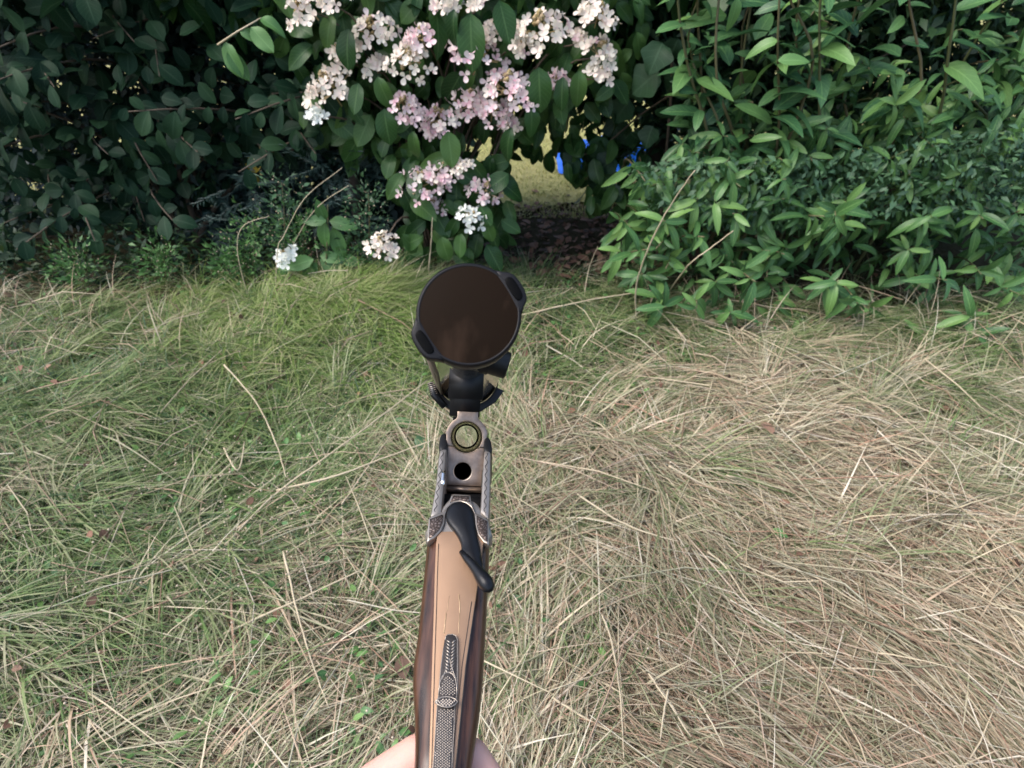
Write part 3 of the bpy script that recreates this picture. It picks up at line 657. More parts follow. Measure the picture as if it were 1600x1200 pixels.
for i in range(1700):                                         # unseen crown above the frame, extended for the shade it casts
    fr.append(frame((R(-1.3, .7), R(2.2, 2.95), R(1.0, 2.4)), rvec()+Vector((0, 0, -.3)), rvec(.5)+Vector((0, 0, 1)), R(.10, .16)))
leaf_objects('leaf', TPL['hydrangea'], fr, 'hydrangea_leaf', hyd, 300)
# ---- small hydrangea shoot in the left weeds
SB = ground(505, 470); sh = empty('hydrangea_shoot', SB, 'small hydrangea shoot with fresh leaves and a white flower head, left of the flowers', 'shrub')
tip = at(512, 320, 2.12)-SB; tip2 = at(448, 405, 2.05)-SB
for tp in (tip, tip2): v, f = tube(bez((0, 0, 0), tp*.5+Vector((.03, 0, .08)), tp, 8), [.005*(1-.6*i/8) for i in range(9)], 5); mk('stem', v, f, 'stem_green', sh)
fr = []
for px, py, dx, dz, s in ((508,345,-.1,1,.09), (510,345,-1,.15,.09), (515,345,1,-.1,.11), (508,345,-.3,-1,.12), (520,355,.2,-1,.13), (500,400,1,.0,.10), (500,405,.9,-.5,.11), (490,405,-1,-.2,.12), (485,410,-.2,-1,.11), (495,410,-.7,-.8,.11), (505,410,.4,-.9,.10), (470,410,-1,-.1,.10), (450,415,-.6,-.7,.10), (530,400,.9,-.3,.1), (440,420,.3,-1,.1)):
    fr.append(frame(at(px, py, R(2.06, 2.14)), (dx, -.25, dz), (R(-.3, .3), -1, .7), s))
leaf_objects('leaf', TPL['weed'], fr, 'weed_leaf', sh)
flower_head(446, 398, 32, 'w', sh, SB, 9, 2.04)

# ---- dark shrub on the left
DB = at(300, 330, 2.75); DB.z = 0
dk = empty('dark_leaved_shrub', DB, 'dark shrub with rounded blue green leaves at the left', 'shrub')
dp = [(-60,-80), (560,-80), (520,60), (500,150), (520,220), (480,255), (410,230), (350,300), (250,330), (-60,420)]
fr = []
for i in range(34):
    c = poly_points(dp, 1, 2.15, 2.5)[0]; ddir = Vector((R(-1, 1), R(-.5, .1), R(-.5, .1))).normalized(); n_ = random.randint(8, 13)
    base = c-ddir*.16+Vector((0, .15, 0)); v, f = tube([hp_ - DB for hp_ in bez(base+Vector((0, .2, -.1)), base, c+ddir*.16, 5)], [.006, .005, .004, .0035, .003, .002], 5); mk('twig', v, f, 'twig', dk)
    for k in range(n_):
        t = k/n_; p = base+(c+ddir*.16-base)*t; sd = -1 if k % 2 else 1
        perp = ddir.cross(Vector((0, -1, .3))).normalized()
        fr.append(frame(p+rvec(.015), perp*sd*.8+ddir*.6+Vector((0, -.25, -.45))+rvec(.35), Vector((R(-.8, .8), -.8, R(.2, 1))), R(.045, .105)))
for p in poly_points(dp, 1700, 2.35, 3.1): fr.append(frame(p, rvec()+Vector((0, -.2, -.4)), rvec(.6)+Vector((0, -.6, .8)), R(.06, .10)))
for i in range(2000): fr.append(frame((R(-3.2, -.6), R(2.2, 3.0), R(1.0, 2.4)), rvec()+Vector((0, 0, -.3)), rvec(.5)+Vector((0, 0, 1)), R(.07, .11)))  # unseen top of the shrub above the frame, extended to cast shade
leaf_objects('leaf', TPL['dark'], fr, 'dark_leaf', dk)
for k in range(7):
    e = poly_points(dp, 1, 2.5, 2.8)[0]-DB; v, f = tube(bez((R(-.1, .1), R(-.1, .1), 0), (e.x*.3, e.y*.3+.1, e.z*.7), e, 8), [.016*(1-.7*i/8) for i in range(9)], 6); mk('branch', v, f, 'twig', dk)
yl = []
for px, py in ((388,245), (396,262), (383,256), (402,250), (392,270)): yl.append(frame(at(px, py, 2.5), rvec()+Vector((0, 0, -.6)), Vector((R(-.3, .3), -1, .4)), .07))
leaf_objects('yellow_leaf', TPL['dark'], yl, 'yellow_leaf', dk)
# pale twig reaching in at the left edge
TB = at(340, 70, 1.95); tw = empty('leafy_twig', TB, 'light twig with folded green leaves reaching in at the upper left', 'twig')
v, f = tube([Vector((0, 0, 0)), at(370,50,1.94)-TB, at(408,28,1.93)-TB], [.003, .0025, .0018], 5); mk('stem', v, f, 'straw_pale', tw)
leaf_objects('leaf', TPL['hydrangea'], [frame(at(406,28,1.93), (1, -.2, -.35), (0, -.6, 1), .075), frame(at(392,42,1.93), (.7, -.2, -.8), (0, -1, .6), .085), frame(at(375,48,1.94), (1, -.2, -.3), (0, -1, .5), .07), frame(at(352,66,1.95), (.25, -.2, -1), (-.3, -1, .6), .10), frame(at(356,80,1.95), (.6, -.2, -.9), (.3, -1, .5), .09)], 'weed_leaf', tw)

# ---- dark fine foliage between the dark shrub and the hydrangea
NB = at(555, 330, 2.65); NB.z = 0
nd = empty('dark_conifer', NB, 'low dark conifer with fine bluish foliage beneath the flowers at left', 'shrub')
fr = []
for i in range(150):
    c = poly_points([(330,240), (560,215), (640,235), (640,400), (560,440), (330,440)], 1, 2.3, 2.75)[0]-NB; d = (Vector((R(-1, 1), -.8, R(-.6, .6)))).normalized()
    for k in range(26):
        t = k/26; s = -1 if k % 2 else 1; perp = d.cross(Vector((0, 0, 1))).normalized()
        fr.append(frame(c+d*t*.16, d*.9+perp*s+rvec(.3), Vector((0, -.6, 1))+rvec(.4), R(.025, .045)))
stuff_mesh('needles', [NEEDLE], fr, 'needle_leaf', nd)
v, f = tube([(0, 0, 0), (.02, 0, .3), (0, .02, .7)], [.03, .025, .012], 8); mk('trunk', v, f, 'bark', nd)
# ---- feathery seeding weeds
for i, (px, py, lab) in enumerate(((440,285,'feathery weed gone to seed, tallest of the left weeds'), (468,345,'feathery seeding weed in front of the small shoot'), (395,350,'feathery seeding weed nearest the left edge'), (575,300,'feathery green weed under the dark conifer'), (610,420,'low feathery weed left of the scope cover'), (365,400,'low feathery weed at the left edge under the hooked stalk'), (545,400,'low feathery weed between the shoot and the pink head'), (250,390,'feathery weed under the dark shrub at far left'), (120,400,'feathery weed under the dark shrub near the left corner'))):
    b = ground(px+R(-10, 10), 455); wd = empty('seeding_weed', b, lab, 'weed', 'feathery weeds at the left'); top = at(px, py, b.y-.03)-b
    v, f = tube(bez((0, 0, 0), top*.5+Vector((.03, 0, 0)), top, 7), [.003*(1-.6*k/7) for k in range(8)], 5); mk('stem', v, f, 'stem_green', wd)
    fr = []; bs = []
    for k in range(420):
        q = top*R(.30, 1.0)+rvec(.025); d = Vector((R(-1, 1), R(-1, .6), R(-.2, 1))).normalized(); q = q+d*R(0, .11)
        fr.append(frame(q, d+rvec(.4), rvec(), R(.015, .035)))
        if k < 60: bs.append((oc*R(.6, 1.3)+np.array(q), [of.astype(np.int32)]))
    stuff_mesh('foliage', [SMALL, NEEDLE], fr, 'small_leaf' if i in (0, 3) else 'weed_leaf', wd)
    v, f = join(bs); o = mk('seed_head', v, f, 'seed', wd); o['kind'] = 'stuff'

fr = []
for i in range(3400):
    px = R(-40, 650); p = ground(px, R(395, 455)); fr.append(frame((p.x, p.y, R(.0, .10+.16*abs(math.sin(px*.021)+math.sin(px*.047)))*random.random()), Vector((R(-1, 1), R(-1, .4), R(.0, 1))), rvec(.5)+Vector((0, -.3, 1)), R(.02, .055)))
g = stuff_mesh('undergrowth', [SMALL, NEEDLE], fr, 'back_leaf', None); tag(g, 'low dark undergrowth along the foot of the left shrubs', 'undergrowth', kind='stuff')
# ---- right shrub with long glossy leaves in whorls
RB = ground(1200, 430); RB.z = 0; RB.y += .25
rs = empty('laurel_shrub', RB, 'glossy shrub with long pointed leaves in whorls at the right', 'shrub')
rp_ = [(955,385), (985,290), (1050,245), (1140,215), (1250,190), (1660,60), (1660,620), (1400,560), (1255,535), (1205,500), (1130,510), (1075,470), (1010,450), (965,410)]
fr = []
WH = [(1122,522), (1140,488), (1215,528), (1242,552), (1250,500), (1088,482), (1128,500), (1232,545), (1130,470), (1215,505), (1145,410), (1180,440), (1010,390), (1040,420), (985,355), (1020,330), (1060,380), (1100,370), (1180,370), (1230,390), (1240,455), (1090,310), (1150,330), (1210,330), (1000,430), (1120,440), (1235,530), (1020,290), (970,390), (1040,480)]
for i in range(40): 
    p = (R(1250, 1640), R(200, 560)); WH.append(p)
for i in range(22):
    p = (R(980, 1250), R(270, 480)); WH.append(p)
for i in range(13):
    p = (R(1060, 1260), R(150, 290)); WH.append(p)
for i in range(30):
    p = (R(1250, 1640), R(20, 260)); WH.append(p)
for i, (px, py) in enumerate(WH):
    c = at(px, py, R(1.80, 2.0)+max(0, (430-py))*.0009-(.08 if py > 480 else 0)); ax = Vector((R(-.7, .5), -.8, R(-.4, .7))).normalized(); x_ = ax.orthogonal().normalized(); z_ = x_.cross(ax)
    back = c-ax*.22+Vector((.05, .1, -.02)); v, f = tube([q-RB for q in bez(RB*.0+back+Vector((.05, .15, -.12)), back, c, 5)], [.005, .0045, .004, .003, .003, .002], 5); mk('stem', v, f, 'stem_green', rs)
    nn = random.randint(6, 8); a0 = R(0, 6)
    for k in range(nn):
        a = a0+k*2.4; d = (x_*math.cos(a)+z_*math.sin(a))*.9+ax*(.15+.25*(k/nn))+Vector((0, 0, -.35))
        fr.append(frame(c-ax*R(0, .10), d+rvec(.35), ax+Vector((0, 0, .6))+rvec(.4), R(.045, .125)*(1 if py > 260 else .85)))
for p in poly_points(rp_, 2300, 2.05, 2.75): fr.append(frame(p, rvec()+Vector((0, -.3, -.2)), rvec(.5)+Vector((0, -.5, .9)), R(.07, .12)))
leaf_objects('leaf', TPL['laurel'], fr, 'laurel_leaf', rs)
for k in range(9):
    e = poly_points(rp_, 1, 2.1, 2.5)[0]-RB; v, f = tube(bez((R(-.15, .15), R(-.1, .1), 0), (e.x*.3, e.y*.3+.1, e.z*.8), e, 8), [.012*(1-.7*i/8) for i in range(9)], 6); mk('branch', v, f, 'twig', rs)
# ---- fine pale leaved bush just above it
FB = at(1130, 300, 2.35); FB.z = 0
fb = empty('small_leaved_bush', FB, 'fine pale green small leaved bush above the glossy shrub', 'shrub')
fr = []
for p in poly_points([(990,262), (1060,245), (1250,250), (1640,190), (1640,320), (1250,355), (1100,350), (1010,320)], 3600, 1.98, 2.25): fr.append(frame(p-FB, rvec()+Vector((0, -.5, .1)), rvec(.5)+Vector((0, -.6, 1)), R(.02, .042)))
stuff_mesh('foliage', [SMALL], fr, 'small_leaf', fb)
for k in range(8):
    e = at(R(1020, 1500), R(270, 330), 2.2)-FB; v, f = tube(bez((R(-.1, .1), .1, 0), (e.x*.5, .1, e.z*.6), e, 6), [.008*(1-.6*i/6) for i in range(7)], 5); mk('stem', v, f, 'twig', fb)
# ---- tall leafy stems upper right
fr_all = []
tall = [(1060,-30,1110,260), (1095,-60,1100,250), (1185,-40,1170,270), (1130,-50,1150,260), (1230,-30,1215,260), (1160,40,1150,270), (1075,60,1095,250), (1215,70,1200,280), (1290,-40,1270,260), (1350,-40,1320,250), (1420,-40,1390,230), (1500,-40,1450,230), (1590,-40,1540,210), (1245,20,1240,240)]
TBb = at(1180, 300, 2.4); TBb.z = 0
tl = empty('tall_leafy_shrub', TBb, 'tall upright leafy stems with drooping lance leaves at upper right', 'shrub')
for (x0, y0, x1, y1) in tall:
    Y = R(2.05, 2.3); a = at(x1, y1, Y+.1); b = at(x0, y0, Y-.05); fo_ = Vector((a.x, a.y+.15, 0))
    path = [fo_-TBb, a-TBb, (a+b)*.5-TBb+rvec(.09), b-TBb, b-TBb+Vector((R(-.08, .08), -.05, .25))]
    sm = [Vector(q) for q in smooth_outline([tuple(q) for q in path], 4, False)]+[path[-1]]
    v, f = tube(sm, [.007*(1-.7*i/len(sm)) for i in range(len(sm))], 5); mk('stem', v, f, 'stem_green', tl)
    n_ = 22
    for k in range(n_):
        t = k/n_; p = a+(b-a)*(t*1.15-.05+R(-.02, .02)); an = k*2.2+R(-.8, .8); d = Vector((math.cos(an), math.sin(an)*.7-.3, R(-.5, .9)))
        if random.random() < .85: fr_all.append(frame(p, d, Vector((0, -.3, 1))+rvec(.5), R(.05, .16)))
leaf_objects('leaf', TPL['tall'], fr_all, 'tall_leaf', tl, 300)
leaf_objects('yellow_leaf', TPL['tall'], [frame(at(1215, 95, 1.95), (1, -.1, .1), (0, -.7, .7), .10), frame(at(1152, -5, 1.95), (.05, -.1, -1), (.2, -1, .2), .09)], 'weed_leaf', tl)
# ---- vine with lobed leaves
VB = at(1050, 330, 2.3); VB.z = 0
vn = empty('lobed_vine', VB, 'vine with broad lobed leaves climbing by the arch opening', 'vine')
fr = []
for px, py, s in ((1035,85,.13), (1060,78,.12), (1030,130,.15), (1068,135,.13), (905,262,.12), (920,270,.11), (945,285,.13), (915,250,.10), (960,262,.12), (890,245,.11), (935,300,.10), (1010,150,.12), (985,175,.12), (960,200,.12), (985,225,.13), (1020,215,.12), (945,232,.12), (1050,185,.12), (900,285,.08), (970,310,.10)):
    fr.append(frame(at(px, py-18, R(2.2, 2.35) if px > 1000 else R(2.45, 2.7)), (R(-1, 1), R(-.4, .3), R(-1.2, -.3)), (R(-.9, .9), -1, R(-.2, 1.3)), s*R(.65, .95)))
leaf_objects('leaf', TPL['lobed'], fr, 'vine_leaf', vn)
v, f = tube([Vector(q) for q in smooth_outline([(0, .1, 0), tuple(at(1040,250,2.4)-VB), tuple(at(1050,120,2.35)-VB), tuple(at(1045,60,2.3)-VB)], 5, False)], .006, 5); mk('stem', v, f, 'twig', vn)
v, f = tube([Vector(q) for q in smooth_outline([tuple(at(1045,150,2.38)-VB), tuple(at(1000,180,2.5)-VB), tuple(at(940,230,2.55)-VB), tuple(at(900,245,2.55)-VB)], 5, False)], .004, 5); mk('stem', v, f, 'twig', vn)

# ---- trees and bushes behind
def back_tree(px, Y, rx, ry, z0, z1, n, label, mat='back_leaf', size=(.04, .08), tr=.05, mid=None):
    b = at(px, 300, Y); b.z = 0
    o = empty('background_tree', b, label, 'tree', 'trees and bushes behind the shrubs')
    path = [Vector((0, 0, 0)), Vector((.03, 0, z1*.4)), Vector((-.02, 0, z1*.9))]
    v, f = tube(path, [tr, tr*.8, tr*.35], 9); mk('trunk', v, f, 'bark', o)
    for k in range(5):
        a = k*1.3; h = R(z0, z1*.7); v, f = tube(bez((0, 0, h), (math.cos(a)*rx*.4, math.sin(a)*ry*.4, h+.1), (math.cos(a)*rx*.85, math.sin(a)*ry*.85, h+R(.0, .4)), 6), [tr*.35*(1-.7*i/6) for i in range(7)], 5); mk('limb', v, f, 'bark', o)
    fr = []; nc = max(20, n//45)
    for c in range(nc):
        while True:
            q = rvec()
            if q.length < 1: break
        zz = (z0+z1)/2+q.z*(z1-z0)/2 if z0 > .3 else R(z0, z1); c0 = Vector((q.x*rx, q.y*ry, zz)); r = R(.08, .2)
        for k in range(n//nc):
            fr.append(frame(c0+rvec(r), rvec()+Vector((0, -.2, -.2)), rvec(.7)+Vector((0, -.3, 1)), R(*size)))
    stuff_mesh('crown', [SMALL], fr, mat, o)
back_tree(1192, 2.75, .7, .35, .35, 2.1, 15000, 'small leaved tree with a dark trunk behind the tall stems at right', tr=.028)
back_tree(1010, 2.95, .5, .35, .40, 2.1, 11000, 'small leaved bush behind the arch beside the hydrangea')
back_tree(1480, 2.8, 1.0, .4, .2, 2.1, 15000, 'leafy bush behind the glossy shrub at the far right')
back_tree(1230, 3.35, 1.1, .25, .0, 1.6, 14000, 'low dark bush between the right shrubs and the lawn')
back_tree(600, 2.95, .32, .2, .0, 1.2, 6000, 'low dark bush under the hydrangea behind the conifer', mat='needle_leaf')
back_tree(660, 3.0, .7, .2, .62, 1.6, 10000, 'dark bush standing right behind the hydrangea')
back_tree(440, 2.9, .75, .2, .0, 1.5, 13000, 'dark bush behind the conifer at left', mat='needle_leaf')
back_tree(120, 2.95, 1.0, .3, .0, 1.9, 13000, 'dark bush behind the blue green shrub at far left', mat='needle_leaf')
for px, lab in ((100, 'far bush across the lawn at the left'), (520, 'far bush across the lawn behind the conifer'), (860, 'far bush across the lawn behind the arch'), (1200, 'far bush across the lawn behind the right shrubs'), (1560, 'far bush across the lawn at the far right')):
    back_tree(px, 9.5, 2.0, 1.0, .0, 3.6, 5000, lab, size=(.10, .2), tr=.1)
# unseen leaves added over the arch so that the soil below lies in shade
fr = []
for i in range(5200): fr.append(frame(Vector((R(-.5, 3.0), R(2.35, 3.0), R(1.2, 2.7)))-VB, rvec(), rvec(.6)+Vector((0, 0, 1)), R(.08, .14)))
stuff_mesh('added_canopy', [TPL['lobed'][0]][:0] or [SMALL], [m @ Matrix.Scale(1.3, 4) for m in fr], 'back_leaf', vn)

# ---- blue tarpaulin beyond the arch
tb = at(950, 262, 3.85); tb.z = .018
U, Vv = np.meshgrid(np.linspace(-.34, .34, 40), np.linspace(-.22, .22, 24))
hz = .14*np.exp(-((U/.29)**6)-((Vv/.17)**6))*(1+.10*np.sin(U*17+Vv*9)+.08*np.sin(Vv*31-U*11))+.004+.012*np.abs(np.sin(U*40+Vv*13))
o = mk('tarpaulin', np.stack([U, Vv, hz], -1).reshape(-1, 3), gridfaces(40, 24), 'blue_tarp'); o.location = tb
tag(o, 'bright blue tarpaulin draped over a low pile beyond the arch', 'tarpaulin')

# ================================================================== THE GUN
ga_ = Vector((-.0106, .656, -.755)).normalized(); gr_ = Vector((math.cos(math.radians(2.5)), -math.sin(math.radians(2.5)), 0)); gr_ = (gr_-ga_*gr_.dot(ga_)).normalized(); gn_ = gr_.cross(ga_)
O_ = campt(716, 850, .39)
RM = Matrix(((gr_.x, ga_.x, gn_.x, O_.x), (gr_.y, ga_.y, gn_.y, O_.y), (gr_.z, ga_.z, gn_.z, O_.z), (0, 0, 0, 1)))
bf = Vector((-.08, -.08, -1)).normalized(); br = Vector((math.cos(math.radians(2.8)), -math.sin(math.radians(2.8)), 0)); br = (br-bf*br.dot(bf)).normalized(); bu = br.cross(bf)
C_ = campt(729, 683, .465)
BM = Matrix(((br.x, bf.x, bu.x, C_.x), (br.y, bf.y, bu.y, C_.y), (br.z, bf.z, bu.z, C_.z), (0, 0, 0, 1)))
gun = empty('combination_gun', (0, 0, 0), 'break action gun held open, walnut stock, engraved steel action and covered scope', 'gun'); gun.matrix_basis = CAMM @ RM
BL = RM.inverted() @ BM                                     # barrel frame inside the gun frame
RMi = RM.inverted()
def rp(px, py, n=0.0):                                      # point of the action plane (x right, y forward, z up) traced from the picture
    d = RMi.to_3x3() @ campt(px, py, 1.0); o = RMi.translation; k = (n-o.z)/d.z; q = o+d*k; return (q.x, q.y)
def rpl(pts, n=0.0): return [rp(x, y, n) for x, y in pts]
def lift(vf, z): v, f = vf; v = v.copy(); v[:, 2] += z; return v, f
def toB(vf): v, f = vf; return np.stack([v[:, 0], -v[:, 2], v[:, 1]], 1), f      # (u, v, h) plate facing the breech
def part(name, vf, mat, parent=gun, basis=None, smooth=True):
    v, f = vf; return mk(name, v, f, mat, parent, basis=basis, smooth=smooth)
def autosmooth(o, ang=35):
    me = o.data; bm = bmesh.new(); bm.from_mesh(me)
    for e in bm.edges:
        if len(e.link_faces) == 2 and e.calc_face_angle(0) > math.radians(ang): e.smooth = False
    bm.to_mesh(me); bm.free(); return o
# -- stock: lofted walnut with shoulders either side of the tang
LE = [(840,668), (870,666), (900,663), (950,658), (1000,653), (1040,646.5), (1075,645), (1120,648), (1160,649), (1200,648)]
RE = [(840,765), (870,764.5), (900,763.5), (950,761), (1000,758.5), (1040,756), (1075,754), (1120,749), (1160,743), (1200,737)]
rings = []
prof = []
for (ly_, lx_), (ry_, rx_) in zip(LE, RE):
    a = rp(lx_, ly_, -.013); b = rp(rx_, ry_, -.013); prof.append((a[1], a[0], b[0]))
ss = prof[-1]; 
for s_, l_, r_ in ((-.165, ss[1]-.001, ss[2]-.0005), (-.20, -.019, .017), (-.25, -.018, .018), (-.31, -.019, .019), (-.37, -.020, .020)): prof.append((s_, l_, r_))
def section(s, l, r, k):
    c = (l+r)/2; w = (r-l)/2; drop = 0; dep = .048
    if s < -.13: drop = (-.13-s)*.30
    if s < -.20: dep = .048+min(.07, (-.20-s)*.75)
    pts = []
    for a in np.linspace(0, 2*math.pi, 40, endpoint=False):
        ca, sa = math.cos(a), math.sin(a); e = .62 if sa > 0 else .9
        x = c+w*math.copysign(abs(ca)**e, ca); z = (.0115*math.copysign(abs(sa)**.75, sa) if sa > 0 else -(dep-.013)*abs(sa)**.9)-.013-drop
        pts.append((x, s, z))
    return pts
prof.sort(key=lambda q: -q[0])
fine = []
for i in range(len(prof)-1):
    for k in range(4):
        t = k/4; fine.append(tuple(np.array(prof[i])*(1-t)+np.array(prof[i+1])*t))
fine.append(prof[-1])
V = [p for q in fine for p in section(*q, 0)]; n = 40
F = [(i*n+k, i*n+(k+1) % n, (i+1)*n+(k+1) % n, (i+1)*n+k) for i in range(len(fine)-1) for k in range(n)]
V += [tuple(np.mean(V[:n], 0)), tuple(np.mean(V[-n:], 0))]; m_ = len(V)
F3 = [(k, m_-2, (k+1) % n) for k in range(n)]+[((len(fine)-1)*n+k, (len(fine)-1)*n+(k+1) % n, m_-1) for k in range(n)]
st = part('stock', (np.array(V), [np.array(F, np.int32)[:, ::-1], np.array(F3, np.int32)[:, ::-1]]), 'walnut')
md = st.modifiers.new('smooth', 'SMOOTH'); md.factor = .5; md.iterations = 3
last = prof[-1]
part('butt_plate', (lambda vf: vf)(join([box(-.021, .021, last[0]-.008, last[0]-.001, -.20, -.085)])), 'matte_black')
# -- tang: long satin strip let into the wood
tl_ = [(830,684), (850,681), (900,679), (940,678), (1000,676), (1040,674.7), (1100,673), (1150,671.5), (1200,670), (1260,668)]
tr_ = [(830,757), (850,755), (900,748), (940,743), (1000,734), (1040,728), (1100,722), (1150,717), (1200,712), (1260,705)]
out = [rp(x, y) for y, x in tl_]+[rp(x, y) for y, x in reversed(tr_)]
tg = part('tang', lift(slab(out, depth=.006, bevel=.0007, res=.004), 0), 'tang_metal'); autosmooth(tg)
def groove(pts, w=.00022, z=.00012):
    q = [Vector((*rp(x, y), z)) for x, y in pts]; return tube(q, w, 5)
for ln in ([(x+4.3, y) for y, x in tl_[1:]], [(x-6, y) for y, x in tr_[3:]]): part('groove_line', groove(ln), 'engraving_ink', tg)
part('edge_line', join([groove([(x-.2, y) for y, x in tr_[3:]], .0004, -.0004)]), 'engraving_ink', tg)
for ln, w in ((((702,931), (700,945), (698.5,955)), .00012), (((697,958), (695.5,972), (693.6,990)), .00028), (((716.5,929), (718.5,946), (718.5,958)), .00030), (((718.5,958), (717,975), (716.5,990)), .00020)):
    part('scratch', groove(ln, w, .00008), 'scratch', tg)
# -- safety slider
sl = [(694.5,1000), (696,994), (700,991.5), (708,991), (713,993), (715.5,999), (715.5,1045), (715,1085), (711.5,1100), (710.5,1130), (707.5,1185), (705.5,1230), (672,1230), (677,1185), (680.5,1130), (682.5,1100), (684.5,1085), (687.8,1045), (691,1020)]
so = rpl(sl, .002)
sf = part('safety_slider', lift(slab(so, depth=.003, bevel=.0005, res=.003), .0022), 'antique_steel'); autosmooth(sf)
def rim(pts, w, z, name, mat='worn_edge', close=True):
    q = [Vector((*rp(x, y, z), z)) for x, y in pts]
    if close: q = q+[q[0]]
    part(name, tube(q, w, 6), mat, sf)
rim([(x+(.8 if x < 697 else -.8), y) for x, y in sl], .00022, .0021, 'edge_bead')
rim([(685.2,1086), (687,1068), (690,1058), (695,1052), (701,1050), (707,1053), (711.5,1060), (713.6,1072), (713.6,1086)], .0003, .0023, 'arch_bead', close=False)
rim([(690,1062), (696,1048), (700.5,1030), (702.5,1028), (705,1040), (709,1052), (712.5,1060)], .00022, .0023, 'arch_bead', close=False)
q = []
for i in range(10):                                          # feather ribs
    y0 = 1000+i*5.2; xc = 705-.06*(y0-1000)
    for sg in (-1, 1):
        wd = 7.6 if sg < 0 else 7.6
        pp = [(xc+sg*.9, y0+5), (xc+sg*wd*.55, y0+2.2), (xc+sg*wd, y0-1.5 if i else y0)]
        q.append(tube([Vector((*rp(x, y, .0022), .0022)) for x, y in pp], [.0002, .0005, .0002], 5))
o = part('feather_engraving', join(q), 'worn_edge', sf); o['kind'] = 'stuff'
q = []
def slider_span(y):
    ys_ = [1050, 1085, 1100, 1130, 1185, 1235]; l = np.interp(y, ys_, [691, 686, 684.5, 682.3, 679, 675]); r = np.interp(y, ys_, [711, 713, 709.5, 708.5, 705.5, 703]); return l, r
for i in range(-20, 90):
    for j in range(-30, 60):
        y = 1055+(i+j)*2.15; x = 697+(j-i)*2.7
        if not (1056 < y < 1232): continue
        if 1086 < y < 1107: continue
        l, r = slider_span(y)
        if y < 1068: l += (1068-y)*.55; r -= (1068-y)*.55
        if not (l+1 < x < r-1): continue
        c = rp(x, y, .0022); k = .00046
        V = np.array([(c[0]-k, c[1], .0021), (c[0], c[1]-k*1.2, .0021), (c[0]+k, c[1], .0021), (c[0], c[1]+k*1.2, .0021), (c[0], c[1], .0029)])
        q.append((V, [np.array([(0,1,4), (1,2,4), (2,3,4), (3,0,4)], np.int32)]))
o = part('checkering', join(q), 'worn_edge', sf, smooth=False); o['kind'] = 'stuff'
rl = [(680,1097), (684,1092.5), (690,1089.5), (697.5,1088.5), (705,1089.5), (711,1092), (714.8,1096), (711,1101), (705,1104), (698,1105), (690,1103.5), (684,1100.5)]
rd = part('ridge', lift(slab(rpl(rl, .004), depth=.003, bevel=.0008, res=.002), .0048), 'antique_steel', sf); rim(rl, .0004, .0045, 'edge_bead')
q = []
for i in range(-12, 12):
    for j in range(-12, 12):
        x = 697.5+(i-j)*2.5; y = 1097+(i+j)*2.2
        if not inpoly((x, y), [(697.5+(a-697.5)*.86, 1097+(b-1097)*.75) for a, b in rl]): continue
        c = rp(x, y, .0049); k = .0006
        V = np.array([(c[0]-k, c[1], .0047), (c[0], c[1]-k*1.2, .0047), (c[0]+k, c[1], .0047), (c[0], c[1]+k*1.2, .0047), (c[0], c[1], .0056)])
        q.append((V, [np.array([(0,1,4), (1,2,4), (2,3,4), (3,0,4)], np.int32)]))
o = part('ridge_checkering', join(q), 'worn_edge', sf, smooth=False); o['kind'] = 'stuff'
# -- receiver: two side bars, floor, standing breech, engraved fences
la = [(698,699), (691,698.5), (687.5,701), (685,715), (680.5,758), (675,790), (670.5,812), (690,806), (692,780), (695,740)]
ra = [(757,702), (763,702), (767,706), (767,740), (766,780), (764,814), (750,800), (752,770), (753.5,740)]
rc = part('receiver', join([lift(slab(rpl(la), depth=.042, bevel=.0022, res=.003), 0), lift(slab(rpl(ra), depth=.042, bevel=.0022, res=.003), 0)]), 'coin_steel'); autosmooth(rc, 30)
p0, p1 = rp(690, 800), rp(755, 760); p2 = rp(690, 720)
part('action_floor', box(p0[0]-.001, p1[0]+.001, p0[1]-.004, p2[1], -.044, -.034), 'brown_steel', rc)
part('standing_breech', join([box(p0[0]-.001, p1[0]+.002, rp(716, 850)[1]-.004, rp(716, 792)[1], -.044, -.004)]), 'blued_steel', rc)
part('breech_wedge', join([box(rp(694,775,-.012)[0], rp(752,775,-.012)[0], rp(716,795,-.012)[1], rp(716,772,-.012)[1], -.03, -.012)]), 'blued_steel', rc)
hump = smooth_outline(rpl([(672,812), (684,799), (694,785), (706,776), (735,778), (748,786), (756,799), (764,814), (762,840), (670,838)]), 3)
part('action_shoulder', lift(slab(hump, depth=.012, bevel=.002, dome=.001, res=.003), -.0022), 'coin_steel', rc)
fence = [(706,771.7), (734.8,773.2), (736.5,784.7), (743.5,801), (763.7,811.5), (764,831), (764,851), (755.5,847), (746.5,836), (742,820), (740.8,803.5), (736,793), (728.5,786.5), (718,783.5), (707,786.5), (699.5,794), (696,805), (694.7,817), (689.5,829), (679,840), (667,847), (668.3,826), (670,808), (692.5,799), (699.5,788)]
part('fence', lift(slab(rpl(fence, .001), depth=.006, bevel=.0007, res=.002), .0012), 'worn_edge', rc)
for pn in ([(708.5,774.5), (732.6,775.5), (734,784), (727,783), (718,780.8), (708,782.5), (703.5,785.5)], [(672,811.5), (690.5,804.5), (692.6,806), (691,818), (686,828), (677,837), (670.5,841)], [(745,806), (761.5,814.5), (761.8,846), (756.5,843), (749,834), (745.5,822)]):
    part('engraved_panel', lift(slab(rpl(pn, .0014), depth=.0008, bevel=.00025, res=.002), .00145), 'engraved_steel', rc)
    qq = [Vector((*rp(x, y, .0013), .0014)) for x, y in pn]; part('engraved_line', tube(qq+[qq[0]], .00018, 5), 'engraving_ink', rc)
